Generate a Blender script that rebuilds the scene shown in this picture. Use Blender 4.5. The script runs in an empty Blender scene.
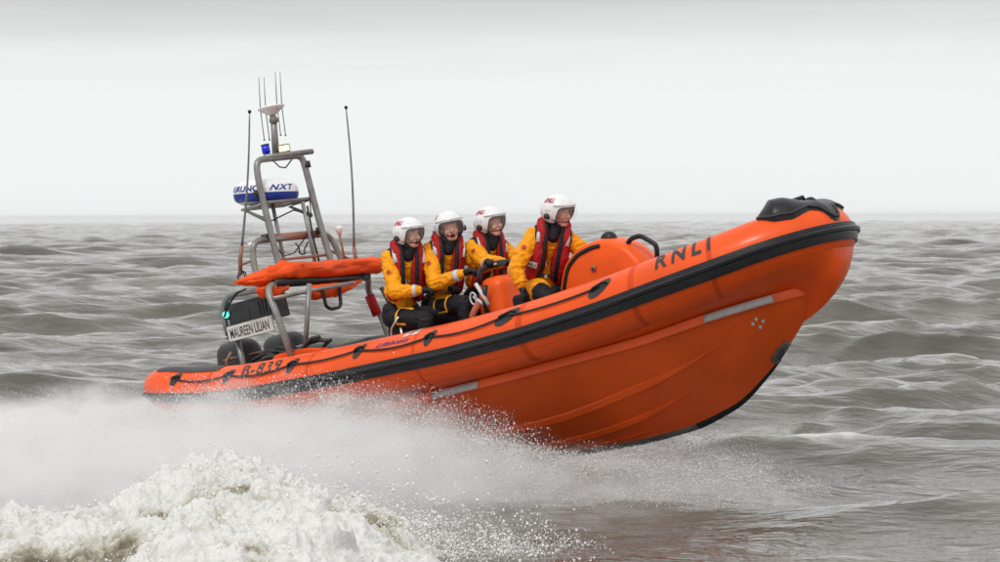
import bpy, bmesh, math, random
import numpy as np
from mathutils import Vector, Matrix, Euler
R = math.radians
rng = np.random.default_rng(7); random.seed(7)
scene = bpy.context.scene
col = scene.collection

# ------------------------------------------------------------------ render / world
scene.view_settings.view_transform = 'Standard'
scene.view_settings.look = 'None'
scene.view_settings.exposure = 0.0
scene.view_settings.gamma = 1.0
scene.render.engine = 'CYCLES'
cy = scene.cycles
cy.max_bounces = 8; cy.diffuse_bounces = 3; cy.glossy_bounces = 3
cy.transmission_bounces = 4; cy.transparent_max_bounces = 12; cy.volume_bounces = 2
cy.volume_step_rate = 2.0; cy.volume_max_steps = 128
try:
    cy.use_denoising = True
except Exception: pass

SUN_EL, SUN_AZ = 52.0, 205.0      # compass style: 180 = behind the camera
world = bpy.data.worlds.new("World"); scene.world = world; world.use_nodes = True
nt = world.node_tree; nt.nodes.clear()
def N(t, typ, **kw):
    n = t.nodes.new(typ)
    for k, v in kw.items():
        if hasattr(n, k): setattr(n, k, v)
    return n
out = N(nt, 'ShaderNodeOutputWorld')
sky = N(nt, 'ShaderNodeTexSky'); sky.sky_type = 'NISHITA'; sky.sun_disc = False
sky.sun_elevation = R(SUN_EL); sky.sun_rotation = R(SUN_AZ)
hsv = N(nt, 'ShaderNodeHueSaturation'); hsv.inputs['Saturation'].default_value = 0.35
nt.links.new(sky.outputs[0], hsv.inputs['Color'])
b1 = N(nt, 'ShaderNodeBackground'); b1.inputs[1].default_value = 0.05
nt.links.new(hsv.outputs[0], b1.inputs[0])
# overcast cloud deck: brightness by elevation, broken by soft noise
tc = N(nt, 'ShaderNodeTexCoord'); sp = N(nt, 'ShaderNodeSeparateXYZ')
nt.links.new(tc.outputs['Generated'], sp.inputs[0])
mp = N(nt, 'ShaderNodeMapping'); mp.inputs['Scale'].default_value = (2.6, 2.6, 34)
nt.links.new(tc.outputs['Generated'], mp.inputs[0])
nz = N(nt, 'ShaderNodeTexNoise'); nz.inputs['Scale'].default_value = 1.6; nz.inputs['Detail'].default_value = 5
nt.links.new(mp.outputs[0], nz.inputs['Vector'])
ad = N(nt, 'ShaderNodeMath', operation='MULTIPLY_ADD'); ad.inputs[1].default_value = 0.034
nt.links.new(nz.outputs[0], ad.inputs[0]); nt.links.new(sp.outputs['Z'], ad.inputs[2])
cr = N(nt, 'ShaderNodeValToRGB'); cr.color_ramp.interpolation = 'B_SPLINE'
els = cr.color_ramp.elements
els[0].position = 0.0; els[0].color = (.78, .80, .80, 1)
els[1].position = 1.0; els[1].color = (1.35, 1.37, 1.40, 1)
for p_, c_ in ((.008, (.84, .865, .862)), (.026, (.905, .94, .935)), (.064, (.91, .945, .938)), (.079, (.86, .885, .88)), (.093, (.70, .705, .705)), (.108, (.61, .61, .615)), (.125, (.70, .70, .71)), (.17, (1.12, 1.13, 1.15)), (.5, (1.34, 1.36, 1.38))):
    e = els.new(p_); e.color = (*c_, 1)
nt.links.new(ad.outputs[0], cr.inputs[0])
b2 = N(nt, 'ShaderNodeBackground'); b2.inputs[1].default_value = 1.0
nt.links.new(cr.outputs[0], b2.inputs[0])
mx = N(nt, 'ShaderNodeMixShader'); mx.inputs[0].default_value = 0.96
nt.links.new(b1.outputs[0], mx.inputs[1]); nt.links.new(b2.outputs[0], mx.inputs[2])
nt.links.new(mx.outputs[0], out.inputs['Surface'])

sun_d = bpy.data.lights.new('sun', 'SUN'); sun_d.energy = 1.5; sun_d.angle = R(11); sun_d.color = (1, .97, .92)
sun = bpy.data.objects.new('sun', sun_d); col.objects.link(sun)
az = R(SUN_AZ); d = Vector((math.sin(az)*math.cos(R(SUN_EL)), math.cos(az)*math.cos(R(SUN_EL)), math.sin(R(SUN_EL))))
sun.rotation_euler = d.to_track_quat('Z', 'Y').to_euler()

cam_d = bpy.data.cameras.new('camera'); cam = bpy.data.objects.new('camera', cam_d); col.objects.link(cam)
cam_d.sensor_width = 36; cam_d.sensor_fit = 'HORIZONTAL'; cam_d.lens = 95.04
cam_d.clip_end = 20000; cam_d.clip_start = .5
CAMH = 2.6
cam.location = (0, 0, CAMH)
cam.rotation_euler = (Matrix.Rotation(R(90)-math.atan(67.5/2640), 4, 'X') @ Matrix.Rotation(R(-.17), 4, 'Z')).to_euler()
cam_d.dof.use_dof = True; cam_d.dof.focus_distance = 26.0; cam_d.dof.aperture_fstop = 7.1
scene.camera = cam

# ------------------------------------------------------------------ materials
def mat(name, color, rough=.5, metal=0., spec=.5, var=.12, scale=6., bump=0., bscale=60., coat=0., dirt=None, emit=None):
    m = bpy.data.materials.new(name); m.use_nodes = True
    t = m.node_tree; p = t.nodes['Principled BSDF']
    tcn = N(t, 'ShaderNodeTexCoord')
    n = N(t, 'ShaderNodeTexNoise'); n.inputs['Scale'].default_value = scale; n.inputs['Detail'].default_value = 6
    t.links.new(tcn.outputs['Object'], n.inputs['Vector'])
    r = N(t, 'ShaderNodeValToRGB')
    a = [max(0, c*(1-var)) for c in color]; b = [min(1, c*(1+var)) for c in color]
    r.color_ramp.elements[0].position = .3; r.color_ramp.elements[0].color = (*a, 1)
    r.color_ramp.elements[1].position = .7; r.color_ramp.elements[1].color = (*b, 1)
    t.links.new(n.outputs[0], r.inputs[0])
    src = r.outputs[0]
    if dirt:
        n2 = N(t, 'ShaderNodeTexNoise'); n2.inputs['Scale'].default_value = dirt[1]; n2.inputs['Detail'].default_value = 8; n2.inputs['Roughness'].default_value = .7
        t.links.new(tcn.outputs['Object'], n2.inputs['Vector'])
        r2 = N(t, 'ShaderNodeValToRGB'); r2.color_ramp.elements[0].position = dirt[2]; r2.color_ramp.elements[1].position = min(1, dirt[2]+.16)
        r2.color_ramp.elements[0].color = (0, 0, 0, 1); r2.color_ramp.elements[1].color = (dirt[3],)*3+(1,)
        t.links.new(n2.outputs[0], r2.inputs[0])
        mxn = N(t, 'ShaderNodeMixRGB'); mxn.inputs[2].default_value = (*dirt[0], 1)
        t.links.new(r2.outputs[0], mxn.inputs[0]); t.links.new(src, mxn.inputs[1]); src = mxn.outputs[0]
    t.links.new(src, p.inputs['Base Color'])
    mr = N(t, 'ShaderNodeMapRange'); mr.inputs[3].default_value = max(.03, rough-.1); mr.inputs[4].default_value = min(1, rough+.1)
    t.links.new(n.outputs[0], mr.inputs[0]); t.links.new(mr.outputs[0], p.inputs['Roughness'])
    p.inputs['Metallic'].default_value = metal; p.inputs['Specular IOR Level'].default_value = spec
    if coat: p.inputs['Coat Weight'].default_value = coat; p.inputs['Coat Roughness'].default_value = .15
    if bump:
        n3 = N(t, 'ShaderNodeTexNoise'); n3.inputs['Scale'].default_value = bscale; n3.inputs['Detail'].default_value = 4
        t.links.new(tcn.outputs['Object'], n3.inputs['Vector'])
        bp = N(t, 'ShaderNodeBump'); bp.inputs['Strength'].default_value = bump; bp.inputs['Distance'].default_value = .02
        t.links.new(n3.outputs[0], bp.inputs['Height']); t.links.new(bp.outputs[0], p.inputs['Normal'])
    if emit:
        p.inputs['Emission Color'].default_value = (*emit[0], 1); p.inputs['Emission Strength'].default_value = emit[1]
    return m
M = {}
M['orange'] = mat('orange_hypalon', (.78, .084, .006), .42, spec=.22, coat=.12, var=.10, scale=2.2, bump=.16, bscale=4, dirt=((.5, .09, .04), 3.5, .56, .35))
M['seam'] = mat('seam_tape', (.58, .055, .005), .5, spec=.2)
M['hull'] = mat('orange_gelcoat', (.74, .090, .007), .34, spec=.28, var=.13, scale=1.6, coat=.12, bump=.04, bscale=3, dirt=((.50, .06, .012), 2.6, .56, .3))
M['cover'] = mat('orange_cover_cloth', (.74, .080, .009), .6, spec=.2, var=.15, scale=5, bump=.6, bscale=9)
M['pod'] = mat('orange_pod_paint', (.80, .098, .008), .38, spec=.25, var=.08, scale=4, bump=.05, dirt=((.5, .07, .02), 5, .56, .4))
M['rubber'] = mat('black_rubber', (.011, .011, .014), .36, spec=.32, var=.3, scale=8, bump=.1, bscale=30)
M['patch'] = mat('grey_rubber_patch', (.030, .032, .038), .5, spec=.3, var=.25, scale=14, bump=.1)
M['rope'] = mat('black_rope', (.018, .018, .022), .7, bump=.5, bscale=120)
M['steel'] = mat('grey_painted_tube', (.23, .225, .215), .38, metal=.35, var=.22, scale=9, dirt=((.16, .08, .05), 11, .58, .55))
M['brown'] = mat('rusty_brown_bar', (.28, .13, .09), .5, var=.25, scale=20)
M['chrome'] = mat('polished_metal', (.6, .6, .6), .2, metal=1.)
M['white'] = mat('white_gelcoat', (.80, .80, .79), .3, var=.04, scale=7, coat=.3, dirt=((.45, .44, .42), 9, .62, .4))
M['helmet'] = mat('white_helmet_shell', (.72, .72, .73), .22, var=.04, scale=14, coat=.4, dirt=((.45, .45, .46), 22, .6, .35))
M['blue'] = mat('blue_vinyl', (.012, .04, .30), .3, var=.08)
M['navy'] = mat('navy_print', (.02, .025, .16), .5)
M['dark'] = mat('dark_grey_plastic', (.028, .029, .032), .45, spec=.35, var=.3, scale=12, bump=.1)
M['grey'] = mat('light_grey_strip', (.42, .42, .42), .4, var=.08, scale=20, dirt=((.2, .2, .2), 18, .6, .5))
M['keelgrey'] = mat('worn_keel_guard', (.10, .10, .105), .5, var=.35, scale=7, bump=.2, dirt=((.3, .3, .3), 9, .55, .5))
M['board'] = mat('name_board_panel', (.62, .62, .60), .45, var=.06, scale=12, dirt=((.35, .35, .33), 14, .62, .4))
M['ink'] = mat('dark_print', (.02, .02, .022), .5, var=.1)
M['red'] = mat('red_jacket_cloth', (.36, .012, .012), .6, spec=.2, var=.22, scale=16, bump=.4, bscale=30)
M['redink'] = mat('red_print', (.45, .01, .03), .5)
M['yellow'] = mat('yellow_suit_cloth', (.82, .315, .006), .6, spec=.2, var=.13, scale=12, bump=.8, bscale=16, dirt=((.45, .15, .01), 16, .58, .4))
M['blackcloth'] = mat('black_suit_cloth', (.010, .011, .014), .65, spec=.25, var=.35, scale=18, bump=.6, bscale=18)
M['glove'] = mat('black_glove', (.008, .008, .010), .55, spec=.3, var=.3, bump=.3)
M['trim'] = mat('amber_trim_tape', (.80, .36, .02), .5, var=.08, scale=30)
M['reflect'] = mat('silver_reflective_tape', (.55, .56, .57), .35, var=.08, scale=40)
M['skin'] = mat('wind_reddened_skin', (.62, .34, .255), .48, var=.16, scale=16, bump=.08, bscale=50)
M['lip'] = mat('lips', (.36, .09, .08), .45)
M['mouth'] = mat('mouth_dark', (.05, .012, .012), .5)
M['eye'] = mat('eye_white', (.6, .58, .56), .2, var=.02)
M['iris'] = mat('iris_dark', (.03, .025, .02), .2)
M['hair'] = mat('brown_hair', (.10, .05, .03), .6, var=.3, scale=50)
M['bluelamp'] = mat('blue_beacon_lens', (.01, .015, .45), .12, var=.05, emit=((.0, .01, .5), .25))
M['floodlamp'] = mat('lit_floodlight', (.9, .8, .5), .3, emit=((1, .74, .34), 1.6))
M['greenlamp'] = mat('lit_green_lamp', (.1, .8, .6), .3, emit=((.08, 1, .62), 2.2))
M['deck'] = mat('grey_deck', (.25, .25, .25), .6, var=.15, scale=20)
vm = bpy.data.materials.new('clear_visor'); vm.use_nodes = True; t = vm.node_tree
p_ = t.nodes['Principled BSDF']; p_.inputs['Base Color'].default_value = (.75, .78, .8, 1); p_.inputs['Roughness'].default_value = .12
tn = N(t, 'ShaderNodeTexNoise'); tn.inputs['Scale'].default_value = 30
fr = N(t, 'ShaderNodeMapRange'); fr.inputs[3].default_value = .0; fr.inputs[4].default_value = .08
tr = N(t, 'ShaderNodeBsdfTransparent'); ms = N(t, 'ShaderNodeMixShader')
t.links.new(tn.outputs[0], fr.inputs[0]); t.links.new(fr.outputs[0], ms.inputs[0])
t.links.new(tr.outputs[0], ms.inputs[1]); t.links.new(p_.outputs[0], ms.inputs[2])
t.links.new(ms.outputs[0], t.nodes['Material Output'].inputs['Surface'])
M['visor'] = vm

# ------------------------------------------------------------------ mesh helpers
class MB:
    def __init__(s): s.v = []; s.f = []
    def add(s, v, f):
        o = len(s.v); s.v += [tuple(map(float, q)) for q in v]; s.f += [tuple(i+o for i in q) for q in f]; return s
    def box(s, c, sz, rot=None):
        h = [x/2 for x in sz]
        P = [Vector((a*h[0], b*h[1], e*h[2])) for a in (-1, 1) for b in (-1, 1) for e in (-1, 1)]
        if rot is not None: P = [rot @ q for q in P]
        P = [q+Vector(c) for q in P]
        return s.add(P, [(0, 1, 3, 2), (4, 6, 7, 5), (0, 4, 5, 1), (2, 3, 7, 6), (0, 2, 6, 4), (1, 5, 7, 3)])
    def tube(s, pts, r, n=10, caps=True, closed=False, flat=1.0):
        pts = [Vector(q) for q in pts]; m = len(pts)
        rr = list(r) if hasattr(r, '__len__') else [r]*m
        T = []
        for i in range(m):
            a = pts[(i-1) % m] if (closed or i > 0) else pts[0]; b = pts[(i+1) % m] if (closed or i < m-1) else pts[-1]
            T.append((b-a).normalized())
        up = Vector((0, 0, 1)) if abs(T[0].z) < .9 else Vector((1, 0, 0))
        nrm = (up - T[0]*up.dot(T[0])).normalized(); V = []
        for i in range(m):
            nrm = (nrm - T[i]*nrm.dot(T[i])).normalized(); bn = T[i].cross(nrm)
            for k in range(n):
                a = 2*math.pi*k/n
                V.append(pts[i] + (nrm*math.cos(a) + bn*math.sin(a)*flat)*rr[i])
        F = []
        for i in range(m if closed else m-1):
            j = (i+1) % m
            for k in range(n):
                k2 = (k+1) % n; F.append((i*n+k, i*n+k2, j*n+k2, j*n+k))
        if caps and not closed:
            F.append(tuple(reversed(range(n)))); F.append(tuple((m-1)*n+k for k in range(n)))
        return s.add(V, F)
    def ell(s, c, r, axes=None, nu=20, nv=12):
        c = Vector(c); A = axes or (Vector((1, 0, 0)), Vector((0, 1, 0)), Vector((0, 0, 1)))
        rr = r if hasattr(r, '__len__') else (r, r, r); V = []; F = []
        V.append(c+A[2]*rr[2])
        for i in range(1, nv):
            th = math.pi*i/nv
            for k in range(nu):
                ph = 2*math.pi*k/nu
                V.append(c + A[0]*rr[0]*math.sin(th)*math.cos(ph) + A[1]*rr[1]*math.sin(th)*math.sin(ph) + A[2]*rr[2]*math.cos(th))
        V.append(c-A[2]*rr[2]); L = len(V)-1
        for k in range(nu):
            k2 = (k+1) % nu
            F.append((0, 1+k, 1+k2)); F.append((L, L-nu+k2, L-nu+k))
            for i in range(nv-2):
                a = 1+i*nu; b = a+nu; F.append((a+k, b+k, b+k2, a+k2))
        return s.add(V, F)
    def cap(s, p, r1, q, r2, n=16):
        p = Vector(p); q = Vector(q); s.ell(p, r1, nu=n, nv=10); s.ell(q, r2, nu=n, nv=10)
        dd = (q-p); L = dd.length
        if L < 1e-5: return s
        dd /= L; sa = max(-1, min(1, (r1-r2)/L)); ca = math.sqrt(1-sa*sa)
        return s.tube([p+dd*r1*sa, q+dd*r2*sa], [r1*ca, r2*ca], n=n)
    def grid(s, fn, nu, nv, closeu=False):
        V = [fn(i, j) for i in range(nu) for j in range(nv)]
        F = [(i*nv+j, ((i+1) % nu)*nv+j, ((i+1) % nu)*nv+j+1, i*nv+j+1) for i in range(nu if closeu else nu-1) for j in range(nv-1)]
        return s.add(V, F)
    def build(s, name, m, parent=None, smooth=True, origin=None, auto=None, bevel=0, solid=0, fix=True):
        o3 = Vector(origin) if origin is not None else Vector((0, 0, 0))
        me = bpy.data.meshes.new(name)
        me.from_pydata([(a-o3.x, b-o3.y, c-o3.z) for a, b, c in s.v], [], s.f); me.update()
        if fix:
            bm = bmesh.new(); bm.from_mesh(me); bmesh.ops.remove_doubles(bm, verts=bm.verts, dist=1e-5)
            bmesh.ops.recalc_face_normals(bm, faces=bm.faces); bm.to_mesh(me); bm.free()
        if smooth: me.polygons.foreach_set('use_smooth', [True]*len(me.polygons))
        me.materials.append(M[m] if isinstance(m, str) else m)
        if auto and smooth: me.set_sharp_from_angle(angle=R(auto))
        o = bpy.data.objects.new(name, me); col.objects.link(o)
        if parent is not None: o.parent = parent
        o.location = o3
        if solid:
            md = o.modifiers.new('solidify', 'SOLIDIFY'); md.thickness = solid; md.offset = 0
        if bevel:
            md = o.modifiers.new('bevel', 'BEVEL'); md.width = bevel; md.segments = 3; md.limit_method = 'ANGLE'
        return o
def remesh(mb, voxel, smooth=4, wrinkle=0, wscale=12, seed=0, factor=.5):
    """union of overlapping shapes as one continuous surface"""
    from mathutils import noise
    me = bpy.data.meshes.new('tmp'); me.from_pydata(mb.v, [], mb.f); me.update()
    bm = bmesh.new(); bm.from_mesh(me); bmesh.ops.recalc_face_normals(bm, faces=bm.faces); bm.to_mesh(me); bm.free()
    o = bpy.data.objects.new('tmp', me); col.objects.link(o)
    a = o.modifiers.new('r', 'REMESH'); a.mode = 'VOXEL'; a.voxel_size = voxel; a.use_smooth_shade = True
    b = o.modifiers.new('s', 'SMOOTH'); b.iterations = smooth; b.factor = factor
    dg = bpy.context.evaluated_depsgraph_get(); m2 = bpy.data.meshes.new_from_object(o.evaluated_get(dg))
    bpy.data.objects.remove(o); bpy.data.meshes.remove(me)
    r = MB(); co = [v.co.copy() for v in m2.vertices]; nn = [v.normal.copy() for v in m2.vertices]
    if wrinkle:
        for i, c in enumerate(co):
            q = Vector((c.x*wscale+seed, c.y*wscale, c.z*wscale*1.8))
            w = noise.noise(q+Vector((noise.noise(q*.5)*2, 0, noise.noise(q*.5+Vector((9, 0, 0)))*2)))
            w2 = 1-2*abs(w)*1.6
            co[i] = c + nn[i]*wrinkle*(w2*.7 + noise.noise(q*2.3)*.6)
    r.v = [tuple(c) for c in co]; r.f = [tuple(p.vertices) for p in m2.polygons]
    bpy.data.meshes.remove(m2); return r
def text_mb(s, size, mapf, offset=0., cuts=2, shear=0., spacing=1.0):
    cu = bpy.data.curves.new('txt', 'FONT'); cu.body = s; cu.size = size; cu.offset = offset; cu.shear = shear; cu.space_character = spacing
    cu.fill_mode = 'FRONT'; cu.resolution_u = 3
    o = bpy.data.objects.new('txt', cu); col.objects.link(o)
    me = bpy.data.meshes.new_from_object(o.evaluated_get(bpy.context.evaluated_depsgraph_get()))
    bpy.data.objects.remove(o)
    bm = bmesh.new(); bm.from_mesh(me); bmesh.ops.triangulate(bm, faces=bm.faces)
    for _ in range(cuts):
        ed = [e for e in bm.edges if e.calc_length() > size*.12]
        if ed: bmesh.ops.subdivide_edges(bm, edges=ed, cuts=1)
        bmesh.ops.triangulate(bm, faces=bm.faces)
    xs = [v.co.x for v in bm.verts]; w = max(xs)-min(xs); x0 = min(xs); ys = [v.co.y for v in bm.verts]; y0 = min(ys); h = max(ys)-y0
    bm.verts.index_update()
    r = MB(); r.v = [tuple(mapf((v.co.x-x0)/w, (v.co.y-y0)/h)) for v in bm.verts]; r.f = [tuple(v.index for v in f.verts) for f in bm.faces]
    bm.free(); bpy.data.meshes.remove(me); return r
def label(o, lab, cat, group=None, kind=None):
    if lab: o['label'] = lab
    if cat: o['category'] = cat
    if group: o['group'] = group
    if kind: o['kind'] = kind
def arc(pts, n=6, rad=.08):
    """round the inner corners of a polyline"""
    P = [Vector(q) for q in pts]; o = [P[0]]
    for i in range(1, len(P)-1):
        a, b, c = P[i-1], P[i], P[i+1]; r = min(rad, (a-b).length*.45, (c-b).length*.45)
        s_, e_ = b+(a-b).normalized()*r, b+(c-b).normalized()*r
        for k in range(n+1):
            u = k/n; o.append(s_*(1-u)**2 + b*2*u*(1-u) + e_*u*u)
    o.append(P[-1]); return o

# vectorised gradient noise
_perm = rng.permutation(512); _g = rng.normal(size=(512, 3)); _g /= np.linalg.norm(_g, axis=1)[:, None]
def pnoise(x, y, z=0.):
    x, y, z = np.broadcast_arrays(np.asarray(x, float), np.asarray(y, float), np.asarray(z, float))
    xi, yi, zi = np.floor(x).astype(int), np.floor(y).astype(int), np.floor(z).astype(int)
    fx, fy, fz = x-xi, y-yi, z-zi
    u, v, w = [f*f*f*(f*(f*6-15)+10) for f in (fx, fy, fz)]
    def gr(a, b, c):
        h = _perm[(_perm[(_perm[(xi+a) & 511]+yi+b) & 511]+zi+c) & 511]; g = _g[h]
        return g[..., 0]*(fx-a)+g[..., 1]*(fy-b)+g[..., 2]*(fz-c)
    L = lambda a, b, t_: a+(b-a)*t_
    return L(L(L(gr(0, 0, 0), gr(1, 0, 0), u), L(gr(0, 1, 0), gr(1, 1, 0), u), v),
             L(L(gr(0, 0, 1), gr(1, 0, 1), u), L(gr(0, 1, 1), gr(1, 1, 1), u), v), w)*1.6
def fbm(x, y, z=0., o=4, lac=2.05, g=.5):
    s = 0; a = 1; t_ = 0
    for _ in range(o): s = s+a*pnoise(x, y, z); t_ += a; x = x*lac+3.1; y = y*lac+1.7; z = z*lac+.9; a *= g
    return s/t_
def np_mesh(name, V, F4, m, smooth=True):
    me = bpy.data.meshes.new(name); nv = len(V); nf = len(F4); k = F4.shape[1]
    me.vertices.add(nv); me.vertices.foreach_set('co', V.astype(np.float32).ravel())
    me.loops.add(nf*k); me.loops.foreach_set('vertex_index', F4.astype(np.int32).ravel())
    me.polygons.add(nf); me.polygons.foreach_set('loop_start', (np.arange(nf)*k).astype(np.int32))
    me.polygons.foreach_set('loop_total', np.full(nf, k, np.int32))
    if smooth: me.polygons.foreach_set('use_smooth', np.ones(nf, bool))
    me.update(calc_edges=True); me.materials.append(m)
    o = bpy.data.objects.new(name, me); col.objects.link(o); return o
def gridfaces(nr, nc):
    i = np.arange(nr-1)[:, None]*nc + np.arange(nc-1)[None, :]
    return np.stack([i, i+1, i+nc+1, i+nc], -1).reshape(-1, 4)

# ================================================================== SEA
comps = []; AMP = 1.12
rs = np.random.default_rng(21)
for i in range(116):
    lam = math.exp(rs.uniform(math.log(.38), math.log(8.5)))
    th = R(-90 + 12 + rs.normal()*(22+14*(lam < 1.5)))
    k = 2*math.pi/lam
    slope = float(np.interp(lam, [.35, .8, 1.6, 3, 5, 8.5], [.026, .031, .036, .040, .038, .026]))*AMP
    comps.append((k*math.cos(th), k*math.sin(th), slope/k*rs.uniform(.6, 1.4), rs.uniform(0, 6.28), lam))
def sea_disp(X, Y, res):
    Z = np.zeros_like(X); DX = np.zeros_like(X); DY = np.zeros_like(X); J = np.zeros_like(X)
    grp = 1+.45*fbm(X*.07, Y*.05, 2.2, 2)          # uneven wave groups
    grp = grp*(1-.9*np.exp(-((X+2.2)/3.6)**2-((Y-17.0)/3.0)**2))
    grp = grp*(1-.62*np.exp(-((X-.5)/5.5)**2-((Y-21.5)/6.5)**2))     # flattened water beside the hull
    for kx, ky, a, ph, lam in comps:
        at = np.clip(lam/(2.5*res)-1, 0, 1)*a
        if at.max() <= 0: continue
        k = math.hypot(kx, ky); p = kx*X+ky*Y+ph
        c, s = np.cos(p), np.sin(p)
        Z += at*c; DX -= at*s*kx/k*.9; DY -= at*s*ky/k*.9; J += at*k*c
    f = np.clip((J*grp-.42)/.35, 0, 1)
    return X+DX*grp, Y+DY*grp, Z*grp, f
nr, nc = 1500, 960
rho = 11*np.exp(np.linspace(0, math.log(9000/11), nr))
tt = np.linspace(-1, 1, nc); ang = (tt*.62+tt**3*.38)*R(34)
RR, AA = np.meshgrid(rho, ang, indexing='ij')
X, Y = RR*np.sin(AA), RR*np.cos(AA)
res = np.maximum(RR*math.log(9000/11)/nr*.55, RR*R(34)*1.0/nc)
x, y, z, foam = sea_disp(X, Y, res)
z -= .10*np.exp(-((X+2.2)/3.2)**2-((Y-17.0)/2.6)**2)
# turbulence of the wake round the hull
wk = np.exp(-((X+3.2)/4.2)**2-((Y-26.5)/3.4)**2)
z += wk*.10*fbm(X*1.7, Y*1.7, 0, 4)
wkw = np.clip(np.exp(-((X+5.5)/4.5)**2-((Y-29)/4.5)**2)*1.6+.9*fbm(X*.8, Y*.5, 5., 4)-.35, 0, 1)
wkw = np.maximum(wkw, np.clip(np.exp(-((X-3.0)/2.6)**2-((Y-29.5)/2.8)**2)*1.0+.9*fbm(X*.5, Y*.7, 9., 4)-.42, 0, .7))
foam = np.clip(foam*.75*np.clip(fbm(X*.9, Y*.9, 1., 3)+.2, 0, 1) + wkw, 0, 1)
water = bpy.data.materials.new('grey_brown_sea'); water.use_nodes = True; t = water.node_tree; p = t.nodes['Principled BSDF']
at = N(t, 'ShaderNodeAttribute'); at.attribute_name = 'foam'
tcn = N(t, 'ShaderNodeTexCoord')
def wnoise(sc, det, st, rough=.55):
    m_ = N(t, 'ShaderNodeMapping'); m_.inputs['Scale'].default_value = st; m_.inputs['Rotation'].default_value = (0, 0, R(12))
    t.links.new(tcn.outputs['Object'], m_.inputs[0])
    n_ = N(t, 'ShaderNodeTexNoise'); n_.inputs['Scale'].default_value = sc; n_.inputs['Detail'].default_value = det; n_.inputs['Roughness'].default_value = rough
    t.links.new(m_.outputs[0], n_.inputs['Vector']); return n_
c1 = wnoise(.35, 5, (1, 1, 1)); r1 = N(t, 'ShaderNodeValToRGB')
r1.color_ramp.elements[0].position = .32; r1.color_ramp.elements[0].color = (.075, .071, .060, 1)
r1.color_ramp.elements[1].position = .7; r1.color_ramp.elements[1].color = (.15, .143, .124, 1)
t.links.new(c1.outputs[0], r1.inputs[0])
fn = wnoise(3.2, 9, (1, .6, 1), .7)
fm = N(t, 'ShaderNodeMath', operation='MULTIPLY_ADD'); fm.inputs[1].default_value = 1.5
fs = N(t, 'ShaderNodeMath', operation='SUBTRACT'); fs.inputs[1].default_value = 1.08
t.links.new(at.outputs['Fac'], fm.inputs[0]); t.links.new(fn.outputs[0], fm.inputs[2]); t.links.new(fm.outputs[0], fs.inputs[0])
fc = N(t, 'ShaderNodeMapRange'); fc.inputs[1].default_value = -.12; fc.inputs[2].default_value = .45; fc.inputs[4].default_value = .85
t.links.new(fs.outputs[0], fc.inputs[0])
mxw = N(t, 'ShaderNodeMixRGB'); mxw.inputs[2].default_value = (.62, .62, .59, 1)
t.links.new(fc.outputs[0], mxw.inputs[0]); t.links.new(r1.outputs[0], mxw.inputs[1]); t.links.new(mxw.outputs[0], p.inputs['Base Color'])
rw = N(t, 'ShaderNodeMapRange'); rw.inputs[3].default_value = .02; rw.inputs[4].default_value = .6
t.links.new(fc.outputs[0], rw.inputs[0]); t.links.new(rw.outputs[0], p.inputs['Roughness'])
p.inputs['IOR'].default_value = 1.33
bb1 = wnoise(2.3, 4, (.55, 1.25, 1), .52); bb2 = wnoise(10, 3, (.55, 1.3, 1), .5)
bp1 = N(t, 'ShaderNodeBump'); bp1.inputs['Strength'].default_value = .8; bp1.inputs['Distance'].default_value = .11
bp2 = N(t, 'ShaderNodeBump'); bp2.inputs['Strength'].default_value = .6; bp2.inputs['Distance'].default_value = .018
t.links.new(bb1.outputs[0], bp1.inputs['Height']); t.links.new(bb2.outputs[0], bp2.inputs['Height'])
t.links.new(bp1.outputs[0], bp2.inputs['Normal']); t.links.new(bp2.outputs[0], p.inputs['Normal'])
M['water'] = water
sea = np_mesh('sea', np.stack([x, y, z], -1).reshape(-1, 3), gridfaces(nr, nc), water)
fa = sea.data.attributes.new('foam', 'FLOAT', 'POINT'); fa.data.foreach_set('value', foam.astype(np.float32).ravel())
label(sea, None, None, kind='structure')
# plain outer water, below the swell, so the sea goes on all round
ob = MB(); rad_ = [0, 60, 9500]
ob.add([(0, 0, -.9)]+[(r_*math.cos(a), r_*math.sin(a), -.9) for r_ in (60, 9500) for a in np.linspace(0, 2*math.pi, 97)[:-1]],
       [(0, 1+k, 1+(k+1) % 96) for k in range(96)]+[(1+k, 97+k, 97+(k+1) % 96, 1+(k+1) % 96) for k in range(96)])
o = ob.build('water', 'water', smooth=False); label(o, None, None, kind='structure')

# ================================================================== BOAT
boat = bpy.data.objects.new('lifeboat', None); col.objects.link(boat)
BR = (Matrix.Rotation(R(-40), 4, 'Z') @ Matrix.Rotation(R(-12), 4, 'Y') @ Matrix.Rotation(R(4), 4, 'X'))
BT = Vector((-2.47, 28.86, -.49))
boat.location = BT; boat.rotation_euler = BR.to_euler()
boatM = Matrix.Translation(BT) @ BR
label(boat, 'orange rigid inflatable lifeboat with black rubbing strake, bow lifted clear of the water', 'boat')

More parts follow.
